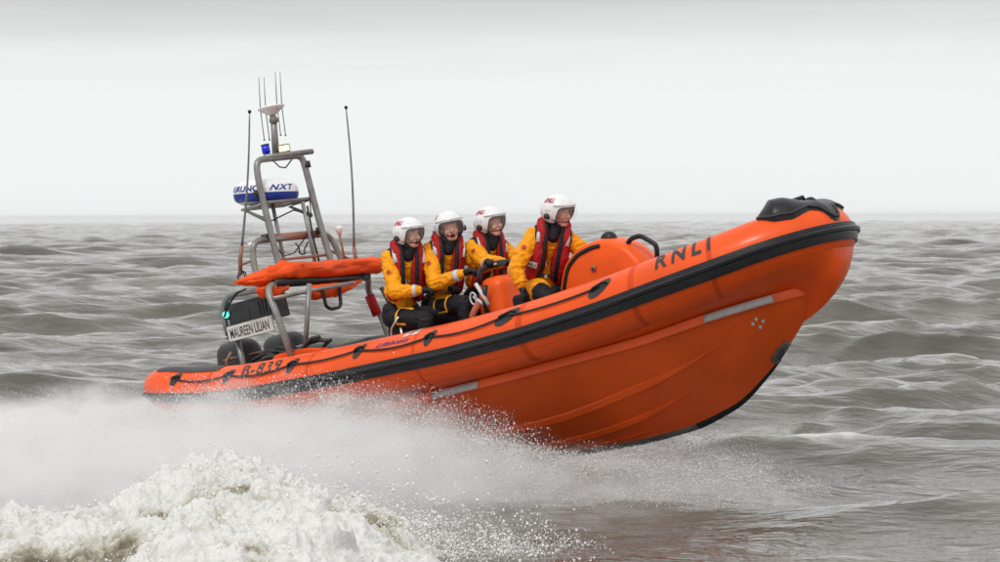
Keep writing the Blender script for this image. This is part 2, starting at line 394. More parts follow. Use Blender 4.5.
OX = [-.6, -.1, .5, 1, 1.4, 2.5, 4.1, 5, 5.9, 6.6, 7.1, 7.46, 7.8]; OZ = [1.40, 1.32, 1.20, 1.135, 1.11, 1.06, 1.025, 1.04, 1.10, 1.185, 1.25, 1.31, 1.35]
_xs = np.linspace(-.6, 7.8, 400); _zs = np.interp(_xs, OX, OZ)
for _ in range(60): _zs[1:-1] = (_zs[:-2]+_zs[1:-1]+_zs[2:])/3
def outer(t_):
    if t_ < 5: return -.34+t_*4.74/5, -1.42
    a = min(math.pi/2, (t_-5)/3*math.pi/2)
    return 4.4+3.4*math.sin(a)**(2/2.2), -1.42*max(0, math.cos(a))**(2/2.2)
def S(t_, th, off=0):
    """point on the sponson; t 0..8 runs stern to bow on the starboard side, 8..16 back down the port side"""
    sg = 1
    if t_ > 8: t_ = 16-t_; sg = -1
    x_, y_ = outer(t_); e = .004
    if t_ > 7.985: nx, ny = 1., 0.
    else:
        x2, y2 = outer(t_+e); x1, y1 = outer(max(0, t_-e)); dx, dy = x2-x1, y2-y1; l = math.hypot(dx, dy)
        nx, ny = dy/l, -dx/l
    r = float(np.interp(x_, [-.34, -.30, -.22, -.1, .1, .6], [.12, .175, .212, .245, .268, .288]))
    z_ = float(np.interp(x_, _xs, _zs)) + (.05*float(np.interp(x_, [-.4, .3], [1, 0])))
    cx_, cy_ = x_-.288*nx, y_-.288*ny
    rr = r+off
    return Vector((cx_+rr*math.cos(th)*nx, sg*(cy_+rr*math.cos(th)*ny), z_+rr*math.sin(th)))
def tof(x_):
    if x_ < 4.4: return (x_+.34)/4.74*5
    return 5+3*math.asin(min(1, ((x_-4.4)/3.4))**1.1)/(math.pi/2)
def se(x_, B, XN, X0, n):
    if x_ < X0: return -B
    q = min(1, (x_-X0)/(XN-X0)); return -B*max(0, (1-q**n))**(1/n)
KX = [-.3, 2, 3.84, 4.66, 5.16, 5.83, 6.36, 6.67, 6.83, 7.04, 7.23, 7.36]; KZ = [-.17, -.18, -.19, -.215, -.22, -.18, -.04, .16, .26, .45, .62, .76]
FX = [-.3, 3.4, 4.4, 4.75, 6.0, 6.57, 7.18, 7.36]; FZ = [.62, .63, .645, .655, .70, .77, .825, .84]
_kx = np.linspace(-.3, 7.36, 300); _kz = np.interp(_kx, KX, KZ); _fz = np.interp(_kx, FX, FZ)
for _ in range(25):
    _kz[1:-1] = (_kz[:-2]+_kz[1:-1]+_kz[2:])/3; _fz[1:-1] = (_fz[:-2]+_fz[1:-1]+_fz[2:])/3
def H(x_, w, off=0, sg=1):
    y_ = se(x_, 1.03, 7.36, 4.3, 2.0); k = float(np.interp(x_, _kx, _kz)); F_ = float(np.interp(x_, _kx, _fz))
    bul = .035*math.sin(math.pi*w)*min(1, abs(y_)/.6)
    ny, nz = -(F_-k), y_          # outward-down normal in the section plane
    l = math.hypot(ny, nz) or 1; ny, nz = ny/l, nz/l
    return Vector((x_, sg*(y_*w+ny*(bul+off)), k+(F_-k)*w+nz*(bul+off)))
# --- hull shell
def fnorm(x_):
    """outward plan normal of the chine curve"""
    if x_ <= 4.31: return 0., -1.
    n_ = 2.0; q = (x_-4.3)/3.06; y_ = (max(0, 1-q**n_))**(1/n_); gx_, gy_ = q**(n_-1)/3.06, y_**(n_-1)/1.03; l = math.hypot(gx_, gy_); return gx_/l, -gy_/l
xsn = list(np.linspace(.55, 6.2, 46))+[7.36-1.14*(1-u)**2.2 for u in np.linspace(0, 1, 40)]
hb = MB()
for sg in (1, -1): hb.grid(lambda i, j: H(xsn[i], j/12, 0, sg), len(xsn), 13)
# transom and inner top flange up to the tube
hb.add([H(.55, 0), H(.55, 1), H(.55, 1, 0, -1), (.55, -1.0, 1.15), (.55, 1.0, 1.15)], [(0, 1, 3, 4, 2)])
for sg in (1, -1):
    def wl(i, j, sg=sg):
        q = H(xsn[i], 1, 0, sg); y_ = q.y*(1-.10*j/4); return Vector((q.x-.05*j/4*(q.x > 7), y_, q.z+.22*j/4))
    hb.grid(wl, len(xsn), 5)
hull = hb.build('hull', 'hull', boat, auto=35)
# chine flange, spray rails, strips, keel guard
for sg in (1, -1):
    fb = MB()
    prof = [(-.02, -.012), (.045, -.008), (.05, .0), (.036, .075), (-.03, .082)]
    def fl(i, j, sg=sg):
        x_ = xsn[i]; q = H(x_, 1, 0, sg); a, b = prof[j % 5]
        nx, ny = fnorm(x_); a *= float(np.interp(x_, [6.9, 7.38], [1, .45]))
        return Vector((q.x+a*nx, q.y+sg*a*ny, q.z+b))
    nfl = len([q for q in xsn if q < 7.345])
    fb.grid(fl, nfl, 6); fb.add([fl(nfl-1, j) for j in range(5)], [(0, 1, 2, 3, 4)])
    fb.build('chine_flange', 'hull', hull, smooth=True, auto=30)
    for X_, W_, wd in (([.6, 3.63, 4.56, 5.11, 5.75, 6.09, 6.72], [.46, .48, .50, .555, .63, .66, .72], .050),
                       ([.6, 3.97, 4.8, 5.47, 5.68, 6.2], [.16, .19, .24, .315, .35, .45], .045), ([.6, 4.67, 5.5, 5.8], [.08, .10, .14, .16], .018)):
        rb = MB(); n_ = 60; xr = np.linspace(X_[0], X_[-1], n_)
        wr_ = np.interp(xr, X_, W_)
        for _ in range(6): wr_[1:-1] = (wr_[:-2]+wr_[1:-1]+wr_[2:])/3
        def rail(i, j, sg=sg):
            w = float(wr_[i]); ta = min(1, (n_-1-i)/9)
            dw = wd*1.5/1.3*ta
            return [H(xr[i], w+dw*.55, -.004, sg), H(xr[i], w+dw*.45, .012*ta, sg), H(xr[i], w-dw*.35, (wd*.62)*ta+.0, sg), H(xr[i], w-dw*.5, -.004, sg)][j]
        rb.grid(rail, n_, 4); rb.build('spray_rail', 'hull', hull, auto=30)
    # keel guard: black forward, worn grey aft
    for nm, xa, xb, m_, w0, w1 in (('keel_guard', 5.8, 6.86, 'rubber', .055, .03), ('keel_guard', .6, 5.8, 'keelgrey', .075, .06)):
        kb = MB(); xk = np.linspace(xa, xb, 40)
        kb.grid(lambda i, j: H(xk[i], (w0+(w1-w0)*i/39)*j/3*(1.25 if xa > 5 else 1), .008 if j < 3 else -.002, sg), 40, 4)
        kb.build(nm, m_, hull, auto=40)
# reflective strips on the flange, starboard and port
def flange_strip(xa, xb, sg, z0, z1):
    b = MB(); xq = np.linspace(xa, xb, 14)
    def f(i, j):
        q = H(xq[i], 1, 0, sg); nx, ny = fnorm(xq[i])
        a = .056-.014*j/2; return Vector((q.x+a*nx, q.y+sg*a*ny, q.z+z0+(z1-z0)*j/2))
    b.grid(f, 14, 3); return b
for sg in (1, -1):
    for xa, xb in ((3.48, 4.10), (6.60, 7.16)):
        flange_strip(xa, xb, sg, .002, .072).build('reflective_strip', 'grey', hull, solid=.004)
# four-mark emblem and towing plate on the bow shell
for a, b in ((-.042, .02), (.004, .045), (.036, -.005), (-.012, -.04)):
    eb = MB(); c0 = [H(6.97+a+dx, .72+(b+dy)/.55, .004) for dx, dy in ((-.016, -.006), (0, -.02), (.018, .006), (0, .022))]
    eb.add(c0, [(0, 1, 2, 3)]); eb.build('emblem_mark', 'reflect', hull, smooth=False)
pb = MB()
pb.grid(lambda i, j: H(6.82+.2*i/8+.0, .01+.16*j/6*(1-abs(i/8-.5)*.5), .012), 9, 7); pb.build('towing_plate', 'keelgrey', hull, solid=.012)
eb = MB(); eb.tube(arc([H(6.88, .05, .01), H(6.89, .06, .05), H(6.96, .06, .05), H(6.97, .05, .01)], rad=.02), .012); eb.build('towing_eye', 'ink', hull)

# --- sponson
def tsteps():
    a = list(np.linspace(0, .5, 14))+list(np.linspace(.6, 5, 50))+list(np.linspace(5.05, 8, 60))
    return a+[16-q for q in reversed(a[:-1])]
TS = tsteps(); nth = 40
sb = MB(); sb.grid(lambda i, j: S(TS[i], 2*math.pi*j/nth), len(TS), nth+1)
for e in (0, 16):
    c = sum((S(e, 2*math.pi*k/12) for k in range(12)), Vector())/12; c.x -= .045
    rim = [S(e, 2*math.pi*k/nth) for k in range(nth)]
    mid = [c*.35+q*.65-Vector((.035, 0, 0)) for q in rim]
    sb.add(rim+mid+[c], [(k, (k+1) % nth, nth+(k+1) % nth, nth+k) for k in range(nth)]+[(nth+k, nth+(k+1) % nth, 2*nth) for k in range(nth)])
sponson = sb.build('sponson', 'orange', boat)
# apron that carries the tube down to the chine flange round the bow
for sg in (1, -1):
    b = MB(); ta_ = np.linspace(4.0, 8, 60)
    def apr(i, j, sg=sg):
        t_ = ta_[i]; a = max(0, min(math.pi/2, (t_-5)/3*math.pi/2)); x_ = (-.34+t_*4.74/5) if t_ < 5 else 4.3+3.06*math.sin(a)
        x_ = min(7.36, x_); q = H(x_, 1, 0, 1); q = Vector((q.x, q.y, q.z+.078)); p0 = S(t_, R(-34), .002); u = j/14
        e = max(0, min(1, (t_-6.7)/1.3)) if sg < 0 else max(0, min(1, (t_-7.55)/.45)); e = e*e*(3-2*e); q = q*(1-e)+Vector((7.21, 0, .60))*e
        N_ = (S(t_, 0)-S(t_, math.pi)); N_.z = 0; N_.normalize()
        pc = p0*.5+q*.5+N_*(.05+.20*e*(1 if sg < 0 else e))+Vector((0, 0, -.03-.10*e))
        r_ = p0*(1-u)**2+pc*2*u*(1-u)+q*u*u; return Vector((r_.x, r_.y*sg if abs(r_.y) > .004 else 0, r_.z))
    b.grid(apr, 60, 15); b.build('bow_apron', 'orange', sponson)
# seams across the tube
for x_ in (.75, 2.2, 3.65, 5.0, 6.25, 7.0):
    for mir in (0, 1):
        b = MB(); t0 = tof(x_)
        b.grid(lambda i, j: S((t0+(i-1)*.02) if not mir else 16-(t0+(i-1)*.02), R(-80+j*10), .0025 if i == 1 else .001), 3, 25); b.build('tube_seam', 'seam', sponson)
# rubbing strake: stepped band with a raised rib, narrowing at the stern
SP = [(-16, -.002), (-15.5, .022), (-4, .026), (-1.5, .024), (0, .050), (4.5, .055), (7, .040), (8, .026), (15, .022), (15.5, -.002)]
b = MB()
def strk(i, j):
    t_ = TS[i]; x_ = outer(t_ if t_ <= 8 else 16-t_)[0]
    k = float(np.interp(x_, [-.34, .1, .8, 5, 7, 7.8], [.5, .7, .85, .95, 1.08, 1.0])); a, o_ = SP[j]
    dz = float(np.interp(x_, [-.34, .3], [-14, -3]))
    return S(t_, R(a*k+dz), o_)
b.grid(strk, len(TS), len(SP)); b.build('rubbing_strake', 'rubber', sponson, auto=38)
# grab-line patches and rope
PX = [.25, 1.04, 1.97, 2.9, 3.86, 4.85, 5.92]; PT = [40, 42, 42, 45, 40, 43, 40]
for mir in (0, 1):
    f_ = (lambda q: q) if not mir else (lambda q: Vector((q.x, -q.y, q.z)))
    for x_, th in zip(PX, PT):
        b = MB()
        def pf(i, j):
            r_ = j/4; a = 2*math.pi*i/20
            return f_(S(tof(x_)+.060*r_*math.cos(a)+.040*r_*math.sin(a), R(th+18*r_*math.sin(a)), .006+.004*(1-r_)))
        b.grid(pf, 20, 5, closeu=True); b.build('line_patch', 'patch', sponson, auto=50)
        b = MB(); b.tube(arc([f_(S(tof(x_)-.05, R(th-2), .01)), f_(S(tof(x_)-.035, R(th-2), .035)), f_(S(tof(x_)+.035, R(th+4), .035)), f_(S(tof(x_)+.05, R(th+4), .01))], rad=.02), .013, n=8)
        b.build('line_loop', 'rubber', sponson)
    pts = []
    for k in range(len(PX)-1):
        for u in np.linspace(0, 1, 12, endpoint=False):
            sag = 4*u*(1-u); x_ = PX[k]+(PX[k+1]-PX[k])*u; th = PT[k]+(PT[k+1]-PT[k])*u - sag*(9+3*math.sin(k*2.3))
            pts.append(f_(S(tof(x_), R(th), .014+.006*sag)))
    pts.append(f_(S(tof(PX[-1]), R(PT[-1]), .015)))
    b = MB(); b.tube(pts, .0105, n=7); b.build('grab_line', 'rope', sponson)
# lettering on the tube
def on_tube(xa, xb, tha, thb, slant=0.):
    return lambda u, v: S(tof(xa+(xb-xa)*u+slant*v), R(tha+(thb-tha)*v), .004)
text_mb('RNLI', 1, on_tube(6.50, 7.02, 33, 74, -.0), offset=.03, spacing=1.5).build('lettering', 'ink', sponson, smooth=False)
text_mb('B-839', 1, on_tube(1.24, 1.80, 33, 68, -.03), offset=.012, spacing=1.15).build('lettering', 'ink', sponson, smooth=False)
text_mb('Lifeboats', 1, on_tube(3.12, 3.56, 42, 54, .03), offset=.01, shear=.25).build('lettering', 'navy', sponson, smooth=False)
for k in range(4):
    a, c = k % 2, k//2
    b = MB(); xa = 3.44+a*.115; ta = 58+c*16
    b.grid(lambda i, j: S(tof(xa+.08*i/2+.012*j), R(ta+10*j/3), .004), 3, 4); b.build('flag_mark', 'reflect' if k != 2 else 'grey', sponson)
text_mb('RNLI', 1, lambda u, v: (lambda q: Vector((q.x, -q.y, q.z)))(S(tof(7.02-.52*u), R(33+39*v), .004)), offset=.012, spacing=1.5).build('lettering', 'ink', sponson, smooth=False)
# dark treads on the stern ends
for mir in (0, 1):
    b = MB()
    b.grid(lambda i, j: (lambda t_, th: S(t_ if not mir else 16-t_, th, .008))(tof(-.12+.95*i/16), R(60+85*j/8)), 17, 9)
    b.build('stern_tread', 'patch', sponson)
# bow pad: raised moulding with two horns and the fairlead between them
b = MB(); TA = tof(7.44)
def bp(i, j):
    a = i/48; t_ = TA+(16-2*TA)*a; e = abs(2*a-1)      # e 1 at ends, 0 at nose
    lo = float(np.interp(e, [0, .06, .14, .3, .62, .85, 1], [14, 14, 40, 50, 38, 45, 70])); hi = float(np.interp(e, [0, .3, .8, 1], [165, 165, 140, 92]))
    v = j/16; th = lo+(hi-lo)*v
    hump = math.sin(math.pi*min(1, v*1.15))**.8 if v < .87 else 0
    am = float(np.interp(e, [0, .2, .38, .6, .8, 1], [.03, .035, .07, .11, .12, .0]))
    return S(t_, R(th), (.012 if 0 < j < 16 else -.004)+am*hump*(1 if a < .5 else .5))
b.grid(bp, 49, 17); bow_pad = b.build('bow_pad', 'rubber', sponson, auto=50)
b = MB(); b.tube([bp(i, 1)+Vector((0, 0, .004)) for i in range(49)], .014, n=8); b.build('pad_edge', 'patch', bow_pad)
b = MB(); b.tube([bp(i, 9)+Vector((0, 0, .004)) for i in range(6, 43)], .010, n=8); b.build('pad_ridge', 'patch', bow_pad)
for sg in (1, -1):
    b = MB(); q = Vector((7.42, sg*.12, 1.655)); b.tube(arc([q, q+Vector((.015, 0, .04)), q+Vector((.06, sg*.03, .045)), q+Vector((.10, sg*.03, .0))], rad=.03), .016, n=10); b.build('fairlead', 'rubber', sponson)
b = MB(); b.tube([(7.2, -.2, 1.68), (7.33, -.05, 1.70), (7.45, .05, 1.72), (7.36, .2, 1.7)], .02, n=8); b.build('mooring_line', 'rope', sponson)

# --- deck, transom, engines
b = MB(); xd = np.linspace(.55, 7.0, 24)
b.grid(lambda i, j: Vector((xd[i], (se(xd[i], .98, 7.25, 4.3, 1.8))*(1-2*j/6), .86)), 24, 7); b.build('deck', 'deck', boat)
b = MB(); b.box((.52, 0, .9), (.07, 1.7, .55)); b.build('transom', 'hull', boat, bevel=.02, smooth=False)
def rounded_box(b, c, sz, r=.06, n=5, taper=1.0, shear=0):
    """rounded block, its top scaled by taper and pushed forward by shear"""
    cx_, cy_, cz_ = c; a, bb, h = sz[0]/2, sz[1]/2, sz[2]
    lev = [(0, -r*.0), (0, 0)]+[(math.sin(math.pi/2*k/n), math.cos(math.pi/2*k/n)) for k in range(n+1)]
    rings = []
    for k in range(-1, n+1):
        if k == -1: zz, ins = 0, 0
        else: zz, ins = h-r+r*math.sin(math.pi/2*k/n), r*(1-math.cos(math.pi/2*k/n))
        ring = []; sc = 1+(taper-1)*zz/h
        for q in range(4):
            for m_ in range(6):
                an = math.pi/2*(q+m_/5); sx = (1, -1, -1, 1)[q]; sy = (1, 1, -1, -1)[q]
                ring.append((cx_+((a*sc-r)*sx+(r-ins)*math.cos(an)+0)*1+shear*zz/h, cy_+(bb*sc-r)*sy+(r-ins)*math.sin(an), cz_+zz))
        rings.append(ring)
    nn = len(rings[0]); V = [v for rg in rings for v in rg]
    F = [(i*nn+k, i*nn+(k+1) % nn, (i+1)*nn+(k+1) % nn, (i+1)*nn+k) for i in range(len(rings)-1) for k in range(nn)]
    F.append(tuple(reversed(range(nn)))); F.append(tuple((len(rings)-1)*nn+k for k in range(nn)))
    return b.add(V, F)
for sg in (-1, 1):
    b = MB(); rounded_box(b, (.28, sg*.36, 1.36), (.58, .36, .38), .12, taper=.82, shear=-.03)
    mo = b.build('outboard_motor', 'dark', boat, auto=50)
    b = MB(); b.tube([(.27, sg*.36, 1.3), (.25, sg*.36, .4)], [.13, .09], n=12); b.box((.22, sg*.36, .1), (.22, .06, .8)); b.build('leg_housing', 'dark', mo)
    b = MB(); b.ell((.28, sg*.36, 1.55), (.295, .182, .03)); b.build('cowl_band', 'grey' if sg > 0 else 'brown', mo)
    b = MB(); b.tube([(.45, sg*.36, 1.25), (.75, sg*.3, 1.2), (.95, sg*.25, 1.0)], .03); b.build('control_hose', 'rope', mo)

# --- mast frame
fr = MB(); XF = 1.03
nl, fl_ = [(1.30, -.40, .9), (1.05, -.35, 2.39), (1.03, -.35, 2.93), (1.03, -.35, 3.30), (1.05, -.31, 3.53)], None
def side(sg):
    return [(1.16, sg*.385, 2.14), (1.13, sg*.37, 2.3), (1.08, sg*.355, 2.94), (1.06, sg*.35, 3.35)]
top = arc(side(-1)+[(1.06, -.32, 3.555), (1.12, .33, 3.56)]+list(reversed([(a+.06, b_, c_) for a, b_, c_ in side(1)])), rad=.13)
fr.tube(top, .036, n=14)
mast = fr.build('mast_frame', 'steel', boat)
b = MB(); b.tube([(1.08, -.20, 3.575), (1.16, .46, 3.585)], .03, n=12); b.build('top_bar', 'steel', mast)
b = MB(); b.tube([(1.0, -.15, 3.08), (1.0, -.15, 2.2)], .021); b.build('inner_post', 'steel', mast)
b = MB(); b.tube([(1.12, .19, 3.05), (1.11, .2, 2.2)], .021); b.build('inner_post', 'steel', mast)
b = MB(); b.tube([(1.09, -.37, 2.46), (1.16, .37, 2.44)], .016); b.build('crossbar', 'brown', mast)
b = MB(); b.tube(arc([(1.05, -.62, 2.2), (.98, -.60, 2.45), (1.0, -.56, 2.70), (1.06, .56, 2.68), (1.10, .62, 2.44), (1.1, .64, 2.2)], rad=.17), .034, n=12); b.build('hoop', 'steel', mast)
b = MB(); b.tube([(.99, -.36, 2.71), (1.07, .36, 2.695)], .042); b.build('hoop_clamp', 'brown', mast)
for sg in (-1, 1):
    b = MB(); b.tube([(1.06, sg*.35, 2.9), (.78, sg*.34, 3.06), (1.06, sg*.35, 3.08)], .024); b.build('radar_bracket', 'steel', mast)
b = MB(); b.box((.90, 0, 3.085), (.42, .66, .03)); b.build('radar_shelf', 'steel', mast, bevel=.01, smooth=False)
b = MB(); b.tube([(1.05+.02*math.sin(k), .02+.18*(k/14), 2.62-.13*math.sin(math.pi*k/14)) for k in range(15)], .008, n=6)
b.tube([(1.05, -.30, 2.66), (1.0, -.15, 2.50), (1.03, .0, 2.52), (1.07, .22, 2.70)], .007, n=6)
b.tube([(1.1, -.12, 3.54), (1.12, -.05, 3.45), (1.1, .06, 3.44), (1.12, .16, 3.52)], .008, n=6)
b.tube([(1.12, .36, 3.3), (1.10, .30, 2.9), (1.05, .1, 2.98), (1.0, -.28, 2.88)], .008, n=6)
b.tube([(1.13, .24, 3.0), (1.14, .22, 2.6), (1.13, .25, 2.3)], .012, n=6)
b.build('cable', 'rope', mast)
# clamps
for q in ((1.02, -.355, 3.2), (1.13, .36, 3.45), (1.13, .36, 2.72), (1.0, -.36, 2.72)):
    b = MB(); b.tube([Vector(q)-Vector((0, 0, .035)), Vector(q)+Vector((0, 0, .035))], .046); b.build('clamp', 'dark', mast)
# radar dome
rc = Vector((.80, 0, 3.25))
def lathe(prof, c, n=40, ax=None, sx=1):
    b_ = MB(); b_.grid(lambda i, j: Vector((c[0]+prof[j][0]*math.cos(2*math.pi*i/n)*sx, c[1]+prof[j][0]*math.sin(2*math.pi*i/n), c[2]+prof[j][1])), n, len(prof), closeu=True); return b_
PR = [(.001, .135), (.12, .133), (.22, .122), (.29, .098), (.335, .06), (.352, .02), (.355, -.02)]
radar = lathe(PR, rc).build('radar_dome', 'white', boat)
lathe([(.355, -.02), (.353, -.05), (.34, -.09), (.31, -.115)], rc).build('blue_band', 'blue', radar)
lathe([(.31, -.115), (.25, -.145), (.12, -.15), (.001, -.15)], rc).build('dome_base', 'white', radar)
def on_dome(a0, a1, z0, z1, it=0.):
    def f(u, v):
        z_ = z0+(z1-z0)*v; a = R(a0+(a1-a0)*u+it*v); r_ = float(np.interp(z_, [-.02, .02, .06, .098], [.355, .352, .335, .29]))+.004
        return Vector((rc.x+r_*math.cos(a), rc.y+r_*math.sin(a), rc.z+z_))
    return f
text_mb('FURUNO', 1, on_dome(-128, -56, -.006, .062), offset=.03).build('lettering', 'blue', radar, smooth=False)
text_mb('NXT', 1, on_dome(-40, 8, .0, .062, 4), offset=.03, shear=.2, spacing=1.2).build('lettering', 'blue', radar, smooth=False)
radar.matrix_local = Matrix.Translation(rc) @ Matrix.Rotation(R(9), 4, 'Y') @ Matrix.Rotation(R(-3), 4, 'X') @ Matrix.Translation(-rc)
# direction finding aerial
b = MB(); b.tube([(1.02, .03, 3.56), (1.11, .02, 3.98)], [.042, .034], n=14); dfm = b.build('antenna_mast', 'steel', boat)
lathe([(.03, 3.93), (.05, 3.945), (.05, 3.98), (.035, 4.0), (.035, 4.03)], (1.11, .02, 0), 20).build('mast_collar', 'steel', dfm)
lathe([(.03, 4.02), (.06, 4.035), (.105, 4.07), (.148, 4.10), (.148, 4.112), (.11, 4.12), (.05, 4.14), (.001, 4.15)], (1.11, .02, 0), 28).build('antenna_dish', 'white', dfm)
for dx, dy in ((-.10, -.065), (-.12, .035), (.12, -.03), (.09, .075)):
    b = MB(); q = Vector((1.11+dx, .02+dy, 4.11)); b.tube([q, q+Vector((.078, -.005, .34))], [.006, .004], n=6); b.build('antenna_rod', 'steel', dfm)
    b = MB(); b.tube([q, q+Vector((-.045, .01, -.32))], [.006, .005], n=6); b.ell(q+Vector((-.045, .01, -.325)), .012, nu=8, nv=6); b.build('antenna_rod', 'steel', dfm)
# beacon and floodlight
b = MB(); b.tube([(1.04, -.12, 3.56), (1.04, -.12, 3.62)], .03); bl = b.build('beacon_light', 'dark', boat)
b = MB(); b.tube([(1.04, -.12, 3.62), (1.04, -.12, 3.71)], .045, n=16); b.build('lens', 'bluelamp', bl)
b = MB(); b.tube([(1.04, -.12, 3.71), (1.04, -.12, 3.72)], .047, n=16); b.build('cap', 'dark', bl)
b = MB(); rot = Euler((0, 0, R(-40))).to_matrix(); b.box((1.06, .13, 3.655), (.10, .14, .085), rot); fl2 = b.build('floodlight', 'dark', boat, bevel=.015, smooth=False)
b = MB(); b.box(Vector((1.06, .13, 3.652))+rot @ Vector((.052, 0, 0)), (.012, .115, .06), rot); b.box(Vector((1.06, .13, 3.652))+rot @ Vector((.0, -.071, 0)), (.07, .012, .05), rot); b.build('lamp_face', 'floodlamp', fl2, smooth=False)
b = MB(); b.tube([(1.06, .13, 3.57), (1.06, .13, 3.63)], .02); b.build('lamp_stem', 'steel', fl2)
# whip aerials
for q0, q1, q2, yy in (((.78, -.62, 2.46), (.87, -.6, 2.68), (1.38, -.6, 4.02), -.6), ((1.24, .7, 2.3), (1.26, .7, 2.49), (1.56, .7, 3.97), .7)):
    q0, q1, q2 = map(Vector, (q0, q1, q2))
    b = MB(); b.tube([q1+(q2-q1)*u+Vector((.03*math.sin(math.pi*u), 0, 0)) for u in np.linspace(0, 1, 12)], [.014-.006*u for u in np.linspace(0, 1, 12)], n=8); wa = b.build('whip_aerial', 'steel', boat)
    b = MB(); b.ell(q2, .02, nu=12, nv=8); b.build('aerial_tip', 'rubber', wa)
    b = MB(); b.tube([q0-Vector((0, 0, .08)), q0+(q1-q0)*.4, q1], [.022, .024, .02], n=10); b.build('aerial_base', 'brown', wa)
    sg = -1 if yy < 0 else 1
    b = MB(); b.tube([q0+(q1-q0)*.1, (1.0, sg*.6, 2.5)], .014, n=8); b.build('aerial_arm', 'brown', wa)
    b = MB(); b.tube([q0+Vector((0, 0, -.03))+Vector((.06*math.cos(k*.7), .02*k/6, -.08+.07*math.sin(k*.7))) for k in range(14)], .008, n=6); b.build('aerial_cable', 'rope', wa)
for q, yy in (((1.19, .58, 2.42), 1), ((.93, -.52, 2.46), 0)):
    q = Vector(q); L = .28 if yy else .2
    b = MB(); b.tube([q-Vector((0, 0, .08)), q+Vector((.01, 0, L))], .014, n=8); gp = b.build('satellite_receiver', 'brown', boat)
    b = MB(); b.tube([q+Vector((.01, 0, L-.06)), q+Vector((.01, 0, L)), q+Vector((.01, 0, L+.035))], [.02, .042, .048], n=14); b.build('receiver_head', 'white', gp)
# --- roll bar and righting bag
def rb_side(sg): return [(1.68, sg*1.02, 1.28), (1.60, sg*1.03, 1.80), (1.50, sg*1.0, 2.08)]
rp = arc(rb_side(-1)+[(1.42, -.88, 2.165), (1.22, .88, 2.14)]+[(1.02, 1.03, 2.02), (1.12, 1.06, 1.7), (1.2, 1.06, 1.2)], rad=.14)
b = MB(); b.tube(rp, .036, n=12); rollbar = b.build('roll_bar', 'steel', boat)
b = MB(); b.tube([(1.575, -1.02, 2.01), (1.62, -.6, 2.03), (1.5, .3, 2.07)], .022); b.build('lower_rail', 'steel', rollbar)
b = MB(); b.tube([(1.74, -.62, 2.10), (1.56, -.72, 1.36)], .027); b.build('strut', 'steel', rollbar)
b = MB(); b.tube([(1.3, .95, 2.0), (1.35, 1.0, 1.75), (1.42, 1.0, 1.2)], .024); b.build('strut', 'dark', rollbar)
b = MB(); b.tube([(1.06, 1.0, 1.95), (1.1, 1.02, 1.72)], .055); b.build('sleeve', 'red', rollbar)
b = MB(); b.tube([(1.43, -.80, 2.175), (1.22, .86, 2.145)], .046, n=12); b.build('padding', 'rubber', rollbar)
b = MB(); b.tube(arc([(1.5, -.18, 2.03), (1.52, -.21, 1.86), (1.52, -.14, 1.82), (1.5, .04, 1.83), (1.48, .1, 2.04)], rad=.06), .02, n=8); b.build('hand_loop', 'rubber', rollbar)
# bag: folded cloth bundle lying along the bar
from mathutils import noise as mn
def bag_obj(path, rad, name, nu=90, nv=36, amp=.03, seed=0., parent=None):
    P = [Vector(q) for q in path]; b_ = MB(); m_ = len(P)-1
    def f(i, j):
        u = i/(nu-1)*m_; k = min(m_-1, int(u)); w = u-k
        c = P[k]*(1-w)+P[k+1]*w; w2 = w*w*(3-2*w)
        ra, rb_ = rad[k][0]*(1-w2)+rad[k+1][0]*w2, rad[k][1]*(1-w2)+rad[k+1][1]*w2
        a = 2*math.pi*j/nv; q = Vector((c.y*3.2+seed, math.cos(a)*1.6, math.sin(a)*1.6))
        fold = mn.noise(q)*1.0+mn.noise(q*2.3)*.6-abs(mn.noise(Vector((c.y*7+seed, a*.9, 3))))*1.1
        s_ = 1+amp*fold/max(ra, .03)
        ca, sa = math.cos(a), math.sin(a)
        sq = (abs(ca)**2.6+abs(sa)**2.6)**(-1/2.6)
        return Vector((c.x+ra*ca*sq*s_, c.y, c.z+rb_*sa*sq*s_))
    b_.grid(f, nu, nv+1)
    for e in (0, nu-1): b_.add([f(e, j) for j in range(nv)], [tuple(range(nv))])
    return b_.build(name, 'cover', parent if parent else boat, auto=60)
bag = bag_obj([(1.20, -1.12, 2.265), (1.24, -1.0, 2.26), (1.28, -.85, 2.27), (1.30, -.68, 2.285), (1.31, -.58, 2.30), (1.28, -.3, 2.285), (1.22, .3, 2.265), (1.18, .9, 2.265), (1.16, 1.12, 2.25), (1.15, 1.2, 2.22)],
              [(.05, .02), (.10, .05), (.13, .085), (.14, .09), (.17, .115), (.19, .105), (.19, .10), (.19, .095), (.15, .08), (.05, .03)], 'righting_bag', amp=.028)
bag_obj([(1.37, -1.02, 2.14), (1.36, -.95, 2.11), (1.36, -.8, 2.12), (1.4, -.62, 2.13)], [(.03, .02), (.06, .06), (.09, .08), (.05, .04)], 'loose_flap', 40, 24, .015, 5, bag)
bag_obj([(1.40, -.3, 2.05), (1.38, -.2, 2.03), (1.36, .1, 2.03), (1.34, .35, 2.05), (1.32, .6, 2.09)], [(.05, .03), (.11, .08), (.12, .08), (.10, .05), (.05, .02)], 'under_pouch', 60, 24, .02, 9, bag)
for y_ in (-.45, .05, .5):
    b = MB(); xc = 1.26-.08*y_; pts = [(xc+.212*math.cos(a), y_, 2.27+.128*math.sin(a)) for a in np.linspace(0, 2*math.pi, 24, endpoint=False)]
